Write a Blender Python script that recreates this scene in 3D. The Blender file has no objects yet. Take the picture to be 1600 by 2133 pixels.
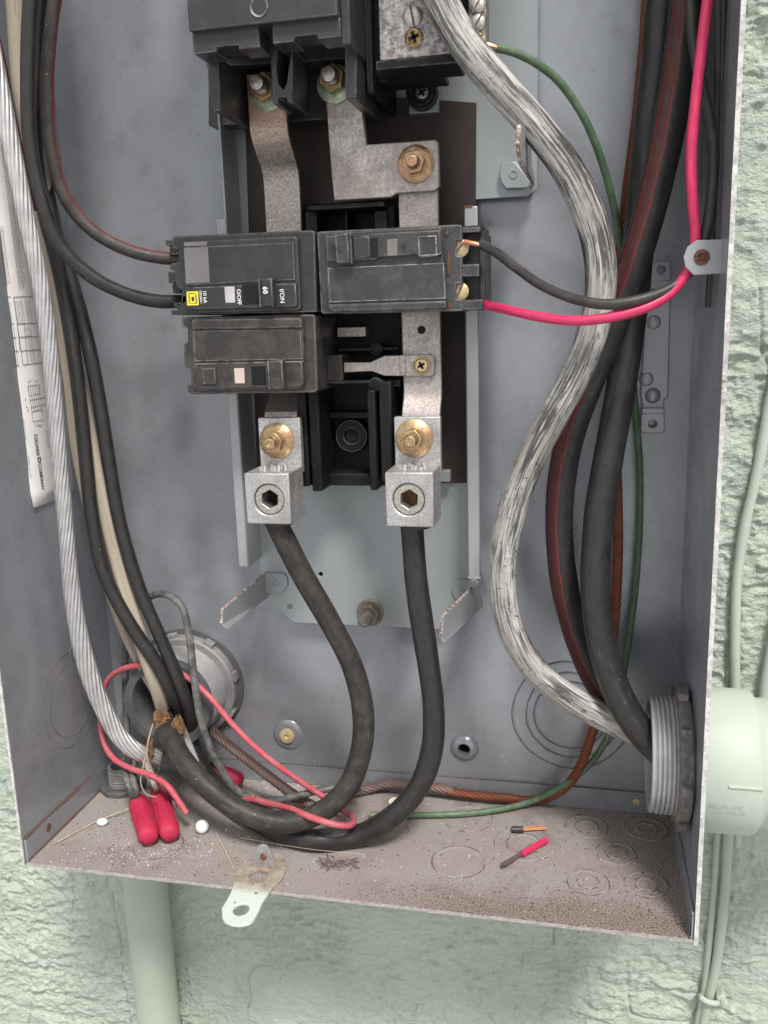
import bpy, bmesh, math, random
import numpy as np
from mathutils import Vector, Matrix, Euler

random.seed(7)
rng = np.random.default_rng(11)
SC = bpy.context.scene
COL = SC.collection

# ------------------------------------------------------------------ camera
CAM_LOC = Vector((0.30527, -0.50527, 0.29478))
CAM_ROT = Euler((1.35878, 0.03017, 0.21699), 'XYZ')
FPX = 1842.6                      # focal length in pixels of a 1600 px wide frame
cd = bpy.data.cameras.new('camera')
cd.sensor_fit = 'HORIZONTAL'; cd.sensor_width = 36.0
cd.lens = 36.0 * FPX / 1600.0
cd.clip_start = 0.01; cd.clip_end = 60.0
cam = bpy.data.objects.new('camera', cd); COL.objects.link(cam)
cam.location = CAM_LOC; cam.rotation_euler = CAM_ROT
SC.camera = cam

# ------------------------------------------------------------------ light
SUN_EL, SUN_AZ = math.radians(54), math.radians(153)   # azimuth from +Y, clockwise
world = bpy.data.worlds.new('World'); SC.world = world; world.use_nodes = True
nt = world.node_tree; nt.nodes.clear()
wo = nt.nodes.new('ShaderNodeOutputWorld'); bg = nt.nodes.new('ShaderNodeBackground')
sky = nt.nodes.new('ShaderNodeTexSky'); sky.sky_type = 'NISHITA'; sky.sun_disc = False
sky.sun_elevation = SUN_EL; sky.sun_rotation = SUN_AZ; sky.air_density = 1.0; sky.dust_density = 4.0
cloud = nt.nodes.new('ShaderNodeMixRGB'); cloud.inputs[0].default_value = 0.8       # overcast: even cloud over the blue
cloud.inputs[2].default_value = (6.1, 6.05, 6.0, 1)
nt.links.new(sky.outputs[0], cloud.inputs[1]); nt.links.new(cloud.outputs[0], bg.inputs[0])
bg.inputs[1].default_value = 0.066
nt.links.new(bg.outputs[0], wo.inputs[0])
sd = bpy.data.lights.new('sun', 'SUN'); sd.energy = 1.5; sd.angle = math.radians(12); sd.color = (1.0, 0.965, 0.92)
sun = bpy.data.objects.new('sun', sd); COL.objects.link(sun)
sdir = Vector((math.sin(SUN_AZ) * math.cos(SUN_EL), math.cos(SUN_AZ) * math.cos(SUN_EL), math.sin(SUN_EL)))
sun.rotation_euler = sdir.to_track_quat('Z', 'Y').to_euler(); sun.location = sdir * 5
vs = SC.view_settings; vs.view_transform = 'Standard'; vs.look = 'None'; vs.gamma = 1.0; vs.use_curve_mapping = False
vs.exposure = 1.25
SC.render.engine = 'CYCLES'
SC.cycles.use_denoising = True
SC.cycles.max_bounces = 8; SC.cycles.diffuse_bounces = 4; SC.cycles.glossy_bounces = 4

# ------------------------------------------------------------------ pixel -> place
_R = np.array(CAM_ROT.to_matrix()); _C = np.array(CAM_LOC)
def ray(px, py): return _R @ np.array([(px - 800) / FPX, -(py - 1066.5) / FPX, -1.0])
def P(px, py, Y):
    d = ray(px, py); return _C + d * ((Y - _C[1]) / d[1])
def PX(px, py, X):
    d = ray(px, py); return _C + d * ((X - _C[0]) / d[0])
def PZ(px, py, Z):
    d = ray(px, py); return _C + d * ((Z - _C[2]) / d[2])
W, D, H, FL = 0.362, 0.1113, 0.72, 0.0138      # enclosure: inner width, depth, height, flange
TH = 0.0016

# ------------------------------------------------------------------ mesh building
class MB:
    def __init__(s): s.v = []; s.f = []; s.uv = {}
    def add(s, vs, fs, uvs=None):
        b = len(s.v); s.v.extend([tuple(map(float, q)) for q in vs])
        for i, f in enumerate(fs):
            s.f.append(tuple(b + k for k in f))
            if uvs is not None: s.uv[len(s.f) - 1] = uvs[i]
        return s
    def box(s, x0, x1, y0, y1, z0, z1):
        x0, x1 = sorted((x0, x1)); y0, y1 = sorted((y0, y1)); z0, z1 = sorted((z0, z1))
        v = [(x, y, z) for x in (x0, x1) for y in (y0, y1) for z in (z0, z1)]
        return s.add(v, [(0,1,3,2), (4,6,7,5), (0,4,5,1), (2,3,7,6), (0,2,6,4), (1,5,7,3)])
    def pb(s, px0, py0, px1, py1, Y0, Y1):
        """box whose front face (plane Y0) spans the given picture corners, running back to Y1"""
        mx, my = (px0 + px1) / 2, (py0 + py1) / 2
        return s.box(P(px0, my, Y0)[0], P(px1, my, Y0)[0], Y0, Y1, P(mx, py0, Y0)[2], P(mx, py1, Y0)[2])
    def prism(s, pts, vec):
        """closed polygon (3-D points in one plane) swept by vec; polygon may be concave"""
        n = len(pts); a = [np.array(p, float) for p in pts]; b = [p + np.array(vec) for p in a]
        tri = poly_tris(a)
        base = len(s.v)
        s.v.extend([tuple(p) for p in a] + [tuple(p) for p in b])
        for t in tri:
            s.f.append(tuple(base + k for k in t)); s.f.append(tuple(base + n + k for k in reversed(t)))
        for i in range(n):
            j = (i + 1) % n; s.f.append((base + i, base + n + i, base + n + j, base + j))
        return s
    def ppx(s, pxs, Y0, Y1):
        return s.prism([P(x, y, Y0) for x, y in pxs], (0, Y1 - Y0, 0))
    def plate(s, loops, vec):
        """flat plate with holes: first loop is the outline, the rest are holes"""
        bm = bmesh.new(); eds = []
        for lp in loops:
            vv = [bm.verts.new(tuple(p)) for p in lp]
            eds += [bm.edges.new((vv[i], vv[(i + 1) % len(vv)])) for i in range(len(vv))]
        bmesh.ops.triangle_fill(bm, use_beauty=True, edges=eds)
        bm.verts.index_update(); n = len(bm.verts)
        vs_ = [v.co.copy() for v in bm.verts]; fs = [[v.index for v in f.verts] for f in bm.faces]
        V = Vector(vec); base = len(s.v)
        s.v.extend([tuple(v) for v in vs_] + [tuple(v + V) for v in vs_])
        for f in fs:
            s.f.append(tuple(base + k for k in f)); s.f.append(tuple(base + n + k for k in reversed(f)))
        k = 0
        for lp in loops:
            m = len(lp)
            for i in range(m):
                a, b = k + i, k + (i + 1) % m
                s.f.append((base + a, base + b, base + n + b, base + n + a))
            k += m
        bm.free(); return s
    def lathe(s, prof, org, axis, seg=32, up=None, close=True, ph=0.0):
        """prof: list of (radius, distance along axis)"""
        o = np.array(org, float); ax = np.array(axis, float); ax /= np.linalg.norm(ax)
        r = np.array(up if up is not None else ((0, 0, 1) if abs(ax[2]) < .9 else (1, 0, 0)), float)
        e1 = r - ax * (r @ ax); e1 /= np.linalg.norm(e1); e2 = np.cross(ax, e1)
        vs_ = []; fs = []; uv = []
        for (rad, h) in prof:
            for k in range(seg):
                a = 2 * math.pi * k / seg + ph
                vs_.append(o + ax * h + e1 * rad * math.cos(a) + e2 * rad * math.sin(a))
        n = len(prof)
        for i in range(n - 1):
            for k in range(seg):
                j = (k + 1) % seg
                fs.append((i*seg+k, i*seg+j, (i+1)*seg+j, (i+1)*seg+k))
        if close:
            fs.append(tuple(range(seg - 1, -1, -1))); fs.append(tuple((n-1)*seg + k for k in range(seg)))
        return s.add(vs_, fs)
    def hexa(s, org, axis, r, h0, h1, ph=0.0):
        return s.lathe([(r, h0), (r, h1)], org, axis, seg=6, ph=ph)
    def ring(s, org, axis, R, r, seg=48, sides=8, sink=0.0):
        o = np.array(org, float); ax = np.array(axis, float); ax /= np.linalg.norm(ax)
        q = np.array((0, 0, 1) if abs(ax[2]) < .9 else (1, 0, 0), float)
        e1 = q - ax * (q @ ax); e1 /= np.linalg.norm(e1); e2 = np.cross(ax, e1)
        vs_ = []; fs = []; wr = smooth1(seg, 3) - .5; wz = smooth1(seg, 4)
        for i in range(seg):
            a = 2 * math.pi * i / seg; dr = e1 * math.cos(a) + e2 * math.sin(a)
            for k in range(sides):
                b = 2 * math.pi * k / sides
                vs_.append(o + dr * (R * (1 + (.03 * wr[i] if sink else 0)) + r * math.cos(b)) + ax * (r * math.sin(b) - sink * wz[i]))
        for i in range(seg):
            for k in range(sides):
                i2, k2 = (i + 1) % seg, (k + 1) % sides
                fs.append((i*sides+k, i2*sides+k, i2*sides+k2, i*sides+k2))
        return s.add(vs_, fs)
    def tube(s, path, rad, sides=18, cap=True, wob=0.0, ph=0.0, start=None):
        """path: Nx3 array; rad: number or per-point array; UV: u round, v metres along"""
        p = np.asarray(path, float); n = len(p)
        rad = np.full(n, rad) if np.isscalar(rad) else np.asarray(rad, float)
        if wob: rad = rad * (1 + wob * (smooth1(n, 6) - .5))
        fr = frames(p, start)
        L = np.concatenate([[0], np.cumsum(np.linalg.norm(np.diff(p, axis=0), axis=1))])
        vs_ = []; fs = []; uvs = []
        for i in range(n):
            for k in range(sides):
                a = 2 * math.pi * k / sides + ph
                vs_.append(p[i] + rad[i] * (fr[i][0] * math.cos(a) + fr[i][1] * math.sin(a)))
        for i in range(n - 1):
            for k in range(sides):
                j = (k + 1) % sides
                fs.append((i*sides+k, i*sides+j, (i+1)*sides+j, (i+1)*sides+k))
                u0, u1 = k / sides, (k + 1) / sides
                uvs.append([(u0, L[i]), (u1, L[i]), (u1, L[i+1]), (u0, L[i+1])])
        if cap:
            fs.append(tuple(range(sides - 1, -1, -1))); uvs.append([(.5, 0)] * sides)
            fs.append(tuple((n-1)*sides + k for k in range(sides))); uvs.append([(.5, L[-1])] * sides)
        return s.add(vs_, fs, uvs)
    def sphere(s, c, r, seg=20, rings=12, sq=(1, 1, 1), noise=0.0):
        vs_ = [(0, 0, 1)]; fs = []
        for i in range(1, rings):
            t = math.pi * i / rings
            for k in range(seg):
                a = 2 * math.pi * k / seg
                vs_.append((math.sin(t) * math.cos(a), math.sin(t) * math.sin(a), math.cos(t)))
        vs_.append((0, 0, -1)); m = len(vs_) - 1
        for k in range(seg):
            fs.append((0, 1 + k, 1 + (k + 1) % seg)); b = 1 + (rings - 2) * seg
            fs.append((m, b + (k + 1) % seg, b + k))
        for i in range(rings - 2):
            for k in range(seg):
                a, b = 1 + i*seg + k, 1 + i*seg + (k+1) % seg
                fs.append((a, a + seg, b + seg, b))
        out = []
        for v in vs_:
            q = 1 + (rng.random() - .5) * noise
            out.append([c[i] + v[i] * r * sq[i] * q for i in range(3)])
        return s.add(out, fs)

def poly_tris(pts):
    from mathutils.geometry import tessellate_polygon
    return [t for t in tessellate_polygon([[Vector(p) for p in pts]])]
def smooth1(n, k):
    m = max(2, n // k + 2); c = rng.random(m); x = np.linspace(0, m - 1.001, n); i = x.astype(int); f = x - i
    f = f * f * (3 - 2 * f); return c[i] * (1 - f) + c[np.minimum(i + 1, m - 1)] * f
def frames(p, start=None):
    n = len(p); t = np.gradient(p, axis=0); t /= np.linalg.norm(t, axis=1)[:, None]
    r = np.array(start if start is not None else (0, -1, 0), float)
    if abs(r @ t[0]) > .95: r = np.array((1, 0, .3))
    e = r - t[0] * (r @ t[0]); e /= np.linalg.norm(e); out = []
    for i in range(n):
        e = e - t[i] * (e @ t[i]); e /= np.linalg.norm(e)
        out.append((e, np.cross(t[i], e)))
    return out
def spline(pts, step=0.003):
    """Catmull-Rom through 3-D points, even steps"""
    p = np.array(pts, float); q = np.vstack([2*p[0]-p[1], p, 2*p[-1]-p[-2]]); o = []
    for i in range(1, len(q) - 2):
        a, b, c, d = q[i-1], q[i], q[i+1], q[i+2]
        ta = 0; tb = max(1e-6, np.linalg.norm(b-a)**.5); tc = tb + max(1e-6, np.linalg.norm(c-b)**.5); td = tc + max(1e-6, np.linalg.norm(d-c)**.5)
        for t in np.linspace(tb, tc, 14, endpoint=False):
            A1 = (tb-t)/(tb-ta)*a + (t-ta)/(tb-ta)*b; A2 = (tc-t)/(tc-tb)*b + (t-tb)/(tc-tb)*c; A3 = (td-t)/(td-tc)*c + (t-tc)/(td-tc)*d
            B1 = (tc-t)/(tc-ta)*A1 + (t-ta)/(tc-ta)*A2; B2 = (td-t)/(td-tb)*A2 + (t-tb)/(td-tb)*A3
            o.append((tc-t)/(tc-tb)*B1 + (t-tb)/(tc-tb)*B2)
    o.append(p[-1]); o = np.array(o)
    L = np.concatenate([[0], np.cumsum(np.linalg.norm(np.diff(o, axis=0), axis=1))])
    m = max(4, int(L[-1] / step)); s = np.linspace(0, L[-1], m)
    return np.stack([np.interp(s, L, o[:, i]) for i in range(3)], 1)
def way(spec, zmin=None):
    """cable way-points: (px,py,Y) on a depth plane, or (px,py,None,Z) on a height plane"""
    out = []
    for q in spec:
        w = PZ(q[0], q[1], q[3]) if len(q) == 4 else P(*q)
        w = np.array(w)
        if zmin is not None and w[2] < zmin and w[1] < 0.0: w[2] = zmin
        if q[1] <= -40 and len(out) > 0: out.append(w); w = w + np.array((0, 0, .10)); w[0] = min(max(w[0], .006), W - .008)   # runs on up inside the box
        if q[1] <= -40 and len(out) == 0: u = w + np.array((0, 0, .10)); u[0] = min(max(u[0], .006), W - .008); out.append(u)
        out.append(w)
    return out
def circ(c, r, e1, e2, n=24, ph=0.0):
    c = np.array(c, float); e1 = np.array(e1, float); e2 = np.array(e2, float)
    return [c + r * (math.cos(2*math.pi*k/n + ph) * e1 + math.sin(2*math.pi*k/n + ph) * e2) for k in range(n)]
EX, EY, EZ = (1, 0, 0), (0, 1, 0), (0, 0, 1)
def ppm(Y, px=800, py=1066):
    """pixels per metre at depth plane Y"""
    a = P(px, py, Y); b = P(px + 10, py, Y); return 10 / np.linalg.norm(b - a)

def mesh_obj(name, mb, mat, parent=None, off=(0, 0, 0), bevel=0.0, smooth=30, seg=2):
    me = bpy.data.meshes.new(name)
    o = np.array(off, float)
    me.from_pydata([tuple(np.array(v) - o) for v in mb.v], [], mb.f)
    if mb.uv:
        ul = me.uv_layers.new(name='UVMap')
        for pi, uvs in mb.uv.items():
            pl = me.polygons[pi]
            for li, u in zip(pl.loop_indices, uvs): ul.data[li].uv = u
    bm = bmesh.new(); bm.from_mesh(me)
    bmesh.ops.recalc_face_normals(bm, faces=bm.faces); bm.to_mesh(me); bm.free()
    me.materials.append(mat)
    if smooth:
        for pl in me.polygons: pl.use_smooth = True
        me.set_sharp_from_angle(angle=math.radians(smooth))
    ob = bpy.data.objects.new(name, me); COL.objects.link(ob)
    if parent is not None: ob.parent = parent
    else: ob.location = off
    if bevel:
        b = ob.modifiers.new('edge', 'BEVEL'); b.width = bevel; b.segments = seg; b.limit_method = 'ANGLE'; b.angle_limit = math.radians(35); b.harden_normals = False
    return ob

class Thing:
    """an Empty at the thing's base that parents its parts"""
    def __init__(s, name, label, cat, base, group=None):
        s.base = tuple(map(float, base))
        s.o = bpy.data.objects.new(name, None); COL.objects.link(s.o); s.o.location = s.base
        s.o.empty_display_size = 0.01
        s.o['label'] = label; s.o['category'] = cat
        if group: s.o['group'] = group
    def add(s, name, mb, mat, under=None, bevel=0.0, smooth=30, label=None, kind=None, seg=2):
        ob = mesh_obj(name, mb, mat, under if under is not None else s.o, s.base, bevel, smooth, seg)
        if label: ob['label'] = label
        if kind: ob['kind'] = kind
        return ob
def single(name, mb, mat, label, cat, base=None, bevel=0.0, smooth=30, group=None, kind=None):
    """a thing that is one mesh"""
    if base is None:
        a = np.array(mb.v); base = ((a[:,0].min()+a[:,0].max())/2, (a[:,1].min()+a[:,1].max())/2, a[:,2].min())
    o = mesh_obj(name, mb, mat, None, base, bevel, smooth)
    o['label'] = label; o['category'] = cat
    if group: o['group'] = group
    if kind: o['kind'] = kind
    return o
def text_mb(s, org, ex, ey, height, depth=0.0003, bold=0.0, align='LEFT', space=1.0):
    """lettering as real thin relief; org = start of base line, ex = reading direction, ey = letter-up direction"""
    cu = bpy.data.curves.new('t', 'FONT'); cu.body = s; cu.size = 1.0; cu.offset = bold; cu.align_x = align; cu.space_character = space
    cu.resolution_u = 2
    o = bpy.data.objects.new('t', cu); COL.objects.link(o)
    dg = bpy.context.evaluated_depsgraph_get(); me = bpy.data.meshes.new_from_object(o.evaluated_get(dg))
    ex = np.array(ex, float); ey = np.array(ey, float); n = np.cross(ex, ey); k = height / 0.73
    vs_ = [np.array(org) + ex * v.co.x * k + ey * v.co.y * k + n * depth for v in me.vertices]
    mb = MB(); mb.add(vs_, [tuple(pl.vertices) for pl in me.polygons])
    bpy.data.objects.remove(o); bpy.data.curves.remove(cu); bpy.data.meshes.remove(me)
    return mb

# ------------------------------------------------------------------ materials
class M:
    def __init__(s, name):
        s.m = bpy.data.materials.new(name); s.m.use_nodes = True; s.t = s.m.node_tree
        s.b = s.t.nodes['Principled BSDF']; s.tc = s.n('ShaderNodeTexCoord')
    def n(s, ty, **kw):
        x = s.t.nodes.new(ty)
        for k, v in kw.items(): setattr(x, k, v)
        return x
    def l(s, a, b): s.t.links.new(a, b)
    def coord(s, kind='Object', scale=(1, 1, 1)):
        mp = s.n('ShaderNodeMapping'); mp.inputs['Scale'].default_value = scale
        s.l(s.tc.outputs[kind], mp.inputs[0]); return mp.outputs[0]
    def noise(s, scale, detail=4, rough=.55, kind='Object', sc=(1, 1, 1), dist=0.0):
        x = s.n('ShaderNodeTexNoise'); s.l(s.coord(kind, sc), x.inputs['Vector'])
        x.inputs['Scale'].default_value = scale; x.inputs['Detail'].default_value = detail; x.inputs['Roughness'].default_value = rough
        x.inputs['Distortion'].default_value = dist
        return x.outputs['Fac']
    def voro(s, scale, kind='Object', sc=(1, 1, 1), feat='F1'):
        x = s.n('ShaderNodeTexVoronoi', feature=feat); s.l(s.coord(kind, sc), x.inputs['Vector']); x.inputs['Scale'].default_value = scale
        return x
    def ramp(s, fac, stops):
        r = s.n('ShaderNodeValToRGB'); s.l(fac, r.inputs[0]); e = r.color_ramp.elements
        while len(e) < len(stops): e.new(.5)
        for i, (p, c) in enumerate(stops):
            e[i].position = p; e[i].color = (c, c, c, 1) if not hasattr(c, '__len__') else (*c[:3], 1)
        return r.outputs[0]
    def mix(s, fac, a, b, mode='MIX'):
        x = s.n('ShaderNodeMixRGB', blend_type=mode)
        for i, q in ((0, fac), (1, a), (2, b)):
            if hasattr(q, 'is_linked'): s.l(q, x.inputs[i])
            elif hasattr(q, '__len__'): x.inputs[i].default_value = (*q[:3], 1)
            else: x.inputs[i].default_value = q if i == 0 else (q, q, q, 1)
        return x.outputs[0]
    def math(s, op, a, b=0.0):
        x = s.n('ShaderNodeMath', operation=op)
        for i, q in ((0, a), (1, b)):
            if hasattr(q, 'is_linked'): s.l(q, x.inputs[i])
            else: x.inputs[i].default_value = q
        return x.outputs[0]
    def put(s, name, v):
        i = s.b.inputs[name]
        if hasattr(v, 'is_linked'): s.l(v, i)
        elif hasattr(v, '__len__'): i.default_value = (*v[:3], 1)
        else: i.default_value = v
        return s
    def bump(s, h, strength=.3, dist=.001):
        x = s.n('ShaderNodeBump'); x.inputs['Strength'].default_value = strength; x.inputs['Distance'].default_value = dist
        s.l(h, x.inputs['Height']); s.l(x.outputs[0], s.b.inputs['Normal']); return s
    def edge(s, radius=.0008, lo=.02, hi=.35):
        """wear mask on real edges: how far a bevelled normal turns from the true one"""
        bv = s.n('ShaderNodeBevel'); bv.samples = 4; bv.inputs[0].default_value = radius
        g = s.n('ShaderNodeNewGeometry'); d = s.n('ShaderNodeVectorMath', operation='DOT_PRODUCT')
        s.l(bv.outputs[0], d.inputs[0]); s.l(g.outputs['Normal'], d.inputs[1])
        return s.ramp(s.math('SUBTRACT', 1.0, d.outputs['Value']), [(lo, 0), (hi, 1)])
    def specks(s, scale, size, amount, kind='Object', sc=(1, 1, 1)):
        """sparse grains: voronoi cells, only a share of them filled"""
        v = s.voro(scale, kind, sc); near = s.ramp(v.outputs['Distance'], [(size * .6, 1), (size, 0)])
        sep = s.n('ShaderNodeSeparateColor'); s.l(v.outputs['Color'], sep.inputs[0])
        keep = s.math('LESS_THAN', sep.outputs[0], amount)
        return s.math('MULTIPLY', near, keep)

def grey_paint(name, base=(.315, .333, .362), dirt=1.0, specks=1.0, rough=.23, metal=.34):
    m = M(name)
    c = m.mix(m.ramp(m.noise(14, 6), [(.3, 0), (.7, 1)]), tuple(x*.88 for x in base), tuple(x*1.1 for x in base))
    c = m.mix(m.math('MULTIPLY', m.ramp(m.noise(60, 5, .7), [(.5, 0), (.75, 1)]), .35 * dirt), c, (.17, .155, .145))
    c = m.mix(m.math('MULTIPLY', m.ramp(m.noise(7, 5, .6, dist=.4), [(.48, 0), (.66, 1)]), .14 * dirt), c, tuple(x*.72 for x in base))
    c = m.mix(m.math('MULTIPLY', m.specks(420, .18, .05), .8 * specks), c, (.55, .54, .52))
    c = m.mix(m.math('MULTIPLY', m.specks(260, .13, .05), .75 * specks), c, (.05, .05, .05))
    c = m.mix(m.math('MULTIPLY', m.ramp(m.noise(30, 3, .5, sc=(6, 6, .35)), [(.66, 0), (.74, 1)]), .16 * dirt), c, (.36, .36, .36))
    m.put('Base Color', c).put('Roughness', m.ramp(m.noise(40, 4), [(.3, rough - .04), (.7, rough + .12)])).put('Specular IOR Level', .8).put('Metallic', metal)
    m.bump(m.math('ADD', m.math('ADD', m.noise(900, 2), m.math('MULTIPLY', m.noise(35, 2), 3.0)), m.math('MULTIPLY', m.noise(9, 2), 14.0)), .05, .0006); return m.m
def dusty_floor():
    m = M('dusty_floor')
    g = m.ramp(m.noise(1500, 4, .8), [(.38, 0), (.60, 1)])
    c = m.mix(g, (.235, .20, .182), (.50, .462, .435))
    fine = m.mix(m.ramp(m.noise(1500, 3, .85), [(.44, 0), (.58, 1)]), (.10, .06, .045), (.48, .41, .375))
    front = m.ramp(m.noise(9, 4, .6), [(.46, 0), (.62, 1)])
    sx = m.n('ShaderNodeSeparateXYZ'); m.l(m.coord('Object'), sx.inputs[0])
    # grit gathers along the front lip and the end wall, a deposit with its own ragged outline
    wob = m.math('MULTIPLY', m.math('SUBTRACT', m.noise(45, 4, .6), .5), .03)
    lip = m.ramp(m.math('ADD', m.math('MULTIPLY', sx.outputs[1], -1.0), wob), [(.084, 0), (.100, 1)])
    far = m.ramp(m.math('ADD', sx.outputs[0], wob), [(.0, 0), (.07, 1)])
    grit = m.math('MULTIPLY', lip, m.math('ADD', m.math('MULTIPLY', far, .75), .25))
    end = m.ramp(m.math('ADD', sx.outputs[0], wob), [(.150, 0), (.178, 1)])
    grit = m.math('MAXIMUM', grit, m.math('MULTIPLY', end, .7))
    c = m.mix(m.math('MULTIPLY', front, .35), c, (.30, .235, .21))
    c = m.mix(m.math('MULTIPLY', m.ramp(m.noise(26, 5, .7, dist=.6), [(.54, 0), (.70, 1)]), .5), c, (.17, .135, .125))
    c = m.mix(grit, c, fine)
    c = m.mix(m.math('MULTIPLY', m.specks(300, .24, .12), .85), c, (.07, .045, .035))
    c = m.mix(m.math('MULTIPLY', m.specks(260, .20, .07), .85), c, (.68, .64, .58))
    m.put('Base Color', c).put('Roughness', .85).put('Specular IOR Level', .2)
    m.bump(m.noise(1000, 4, .85), .9, .0009); return m.m
def black_plastic(name, base=(.020, .020, .022), dust=.5, wear=.7, dustcol=(.125, .115, .11), rough=.38, spec=.5):
    m = M(name)
    c = m.mix(m.ramp(m.noise(25, 5), [(.3, 0), (.7, 1)]), base, tuple(x * 1.7 for x in base))
    d = m.ramp(m.noise(75, 6, .72, dist=.6), [(.45, 0), (.78, 1)])
    c = m.mix(m.math('MULTIPLY', d, dust), c, dustcol)
    c = m.mix(m.math('MULTIPLY', m.ramp(m.noise(1400, 2, .8), [(.55, 0), (.75, 1)]), .45 * dust), c, (.2, .19, .18))
    ed = m.math('MULTIPLY', m.edge(.0011, .012, .14), m.ramp(m.noise(150, 4, .7), [(.36, 0), (.60, 1)]))
    c = m.mix(m.math('MULTIPLY', ed, wear), c, (.60, .565, .54))
    sc = m.ramp(m.noise(70, 2, .5, sc=(1.2, 1, .18), dist=.8), [(.71, 0), (.73, 1)])
    c = m.mix(m.math('MULTIPLY', sc, .18 * dust), c, (.4, .39, .38))
    m.put('Base Color', c).put('Roughness', m.mix(d, rough, rough + .3)).put('Specular IOR Level', spec)
    m.bump(m.noise(700, 3), .08, .0004); return m.m
def cable_mat(name, base, dust=(.11, .095, .085), amt=.5, rough=.5, stripe=None, stripe_u=(.4, .6), lines=None, spec=.4, metal=0.0):
    m = M(name)
    c = m.mix(m.ramp(m.noise(8, 4, kind='UV', sc=(2, 14, 1)), [(.3, 0), (.7, 1)]), tuple(x*.75 for x in base), tuple(x*1.3 for x in base))
    if stripe is not None:
        sx = m.n('ShaderNodeSeparateXYZ'); m.l(m.tc.outputs['UV'], sx.inputs[0])
        w = m.math('ADD', sx.outputs[0], m.math('MULTIPLY', m.math('SUBTRACT', m.noise(6, 2, kind='UV', sc=(0, 9, 1)), .5), .05))
        band = m.math('MULTIPLY', m.math('GREATER_THAN', w, stripe_u[0]), m.math('LESS_THAN', w, stripe_u[1]))
        if lines:
            inner = m.math('MULTIPLY', m.math('GREATER_THAN', w, stripe_u[0] + lines), m.math('LESS_THAN', w, stripe_u[1] - lines))
            c = m.mix(band, c, stripe); c = m.mix(m.math('MULTIPLY', inner, .72), c, (.035, .016, .016))
        else: c = m.mix(band, c, stripe)
    c = m.mix(m.math('MULTIPLY', m.ramp(m.noise(120, 6, .7), [(.42, 0), (.75, 1)]), amt), c, dust)
    c = m.mix(m.math('MULTIPLY', m.specks(300, .14, .06), .7 * min(1, amt * 1.6)), c, (.42, .38, .32))
    sc = m.ramp(m.noise(3, 2, .5, kind='UV', sc=(9, 22, 1), dist=1.2), [(.66, 0), (.675, 1)])
    c = m.mix(m.math('MULTIPLY', sc, .22 * amt), c, (.35, .32, .28))
    m.put('Base Color', c).put('Roughness', m.ramp(m.noise(90, 4), [(.3, rough - .08), (.7, rough + .18)])).put('Specular IOR Level', spec).put('Metallic', metal)
    m.bump(m.noise(600, 4), .12, .0005); return m.m
def streaky(name, light, mid, dark, density=.5, rough=.35, vf=30):
    """worn outer skin: ragged pale blotches and scraped streaks over a dark jacket"""
    m = M(name)
    a = m.noise(1.0, 6, .70, kind='UV', sc=(8, vf * .9, 1), dist=.9); b = m.noise(1.0, 6, .70, kind='UV', sc=(36, vf * .9, 1), dist=.4)
    g = m.noise(1.0, 4, .6, kind='UV', sc=(2.6, vf * .5, 1), dist=.6)
    lt = m.mix(m.ramp(m.noise(1.0, 4, .6, kind='UV', sc=(5, vf * .5, 1), dist=.4), [(.42, 0), (.58, 1)]), light, mid)
    w = m.math('ADD', m.math('ADD', m.math('MULTIPLY', a, .36), m.math('MULTIPLY', b, .64)), m.math('MULTIPLY', m.math('SUBTRACT', g, .5), .30))
    t = .535 - .16 * (1 - density)
    f = m.ramp(w, [(t - .085, 0), (t - .002, 1)])
    c = m.mix(f, m.mix(m.ramp(g, [(.4, 0), (.6, 1)]), dark, tuple(x * 2.2 for x in dark)), lt)
    fl = m.math('MULTIPLY', m.ramp(m.noise(300, 5, .75, dist=1.2), [(.57, 0), (.61, 1)]), m.ramp(m.noise(40, 3), [(.46, 0), (.56, 1)]))
    c = m.mix(m.math('MULTIPLY', fl, .8 * density), c, tuple(x * .6 for x in dark))
    m.put('Base Color', c).put('Roughness', m.ramp(w, [(.4, rough), (.6, rough + .25)])).put('Specular IOR Level', .5)
    m.bump(w, .5, .0007); return m.m
def speckled_metal(name, a, b, scale=900, rough=.42, metal=.85, stain=None, stain_amt=.5, zfade=None):
    m = M(name)
    c = m.mix(m.ramp(m.noise(scale, 3, .75), [(.38, 0), (.62, 1)]), a, b)
    c = m.mix(m.math('MULTIPLY', m.ramp(m.noise(55, 5, .65), [(.45, 0), (.75, 1)]), .5), c, tuple(x*.55 for x in a))
    if stain is not None:
        sf = m.math('MULTIPLY', m.ramp(m.noise(28, 4, .6, dist=.8), [(.46, 0), (.62, 1)]), stain_amt)
        if zfade:                        # heat stain creeping down from the hot joint
            sx = m.n('ShaderNodeSeparateXYZ'); m.l(m.tc.outputs['Object'], sx.inputs[0])
            sf = m.math('MULTIPLY', m.ramp(m.math('ADD', sx.outputs[2], m.math('MULTIPLY', m.math('SUBTRACT', m.noise(120, 4), .5), .02)), [(zfade[0], .0), (zfade[1], 1)]), stain_amt)
        c = m.mix(sf, c, stain)
    ed = m.edge(.0006, .03, .4)
    c = m.mix(m.math('MULTIPLY', ed, .5), c, tuple(min(1, x * 1.5) for x in b))
    m.put('Base Color', c).put('Metallic', metal).put('Roughness', m.ramp(m.noise(scale * .6, 3), [(.3, rough - .1), (.7, rough + .18)]))
    m.bump(m.noise(scale, 3), .15, .0004); return m.m
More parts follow.
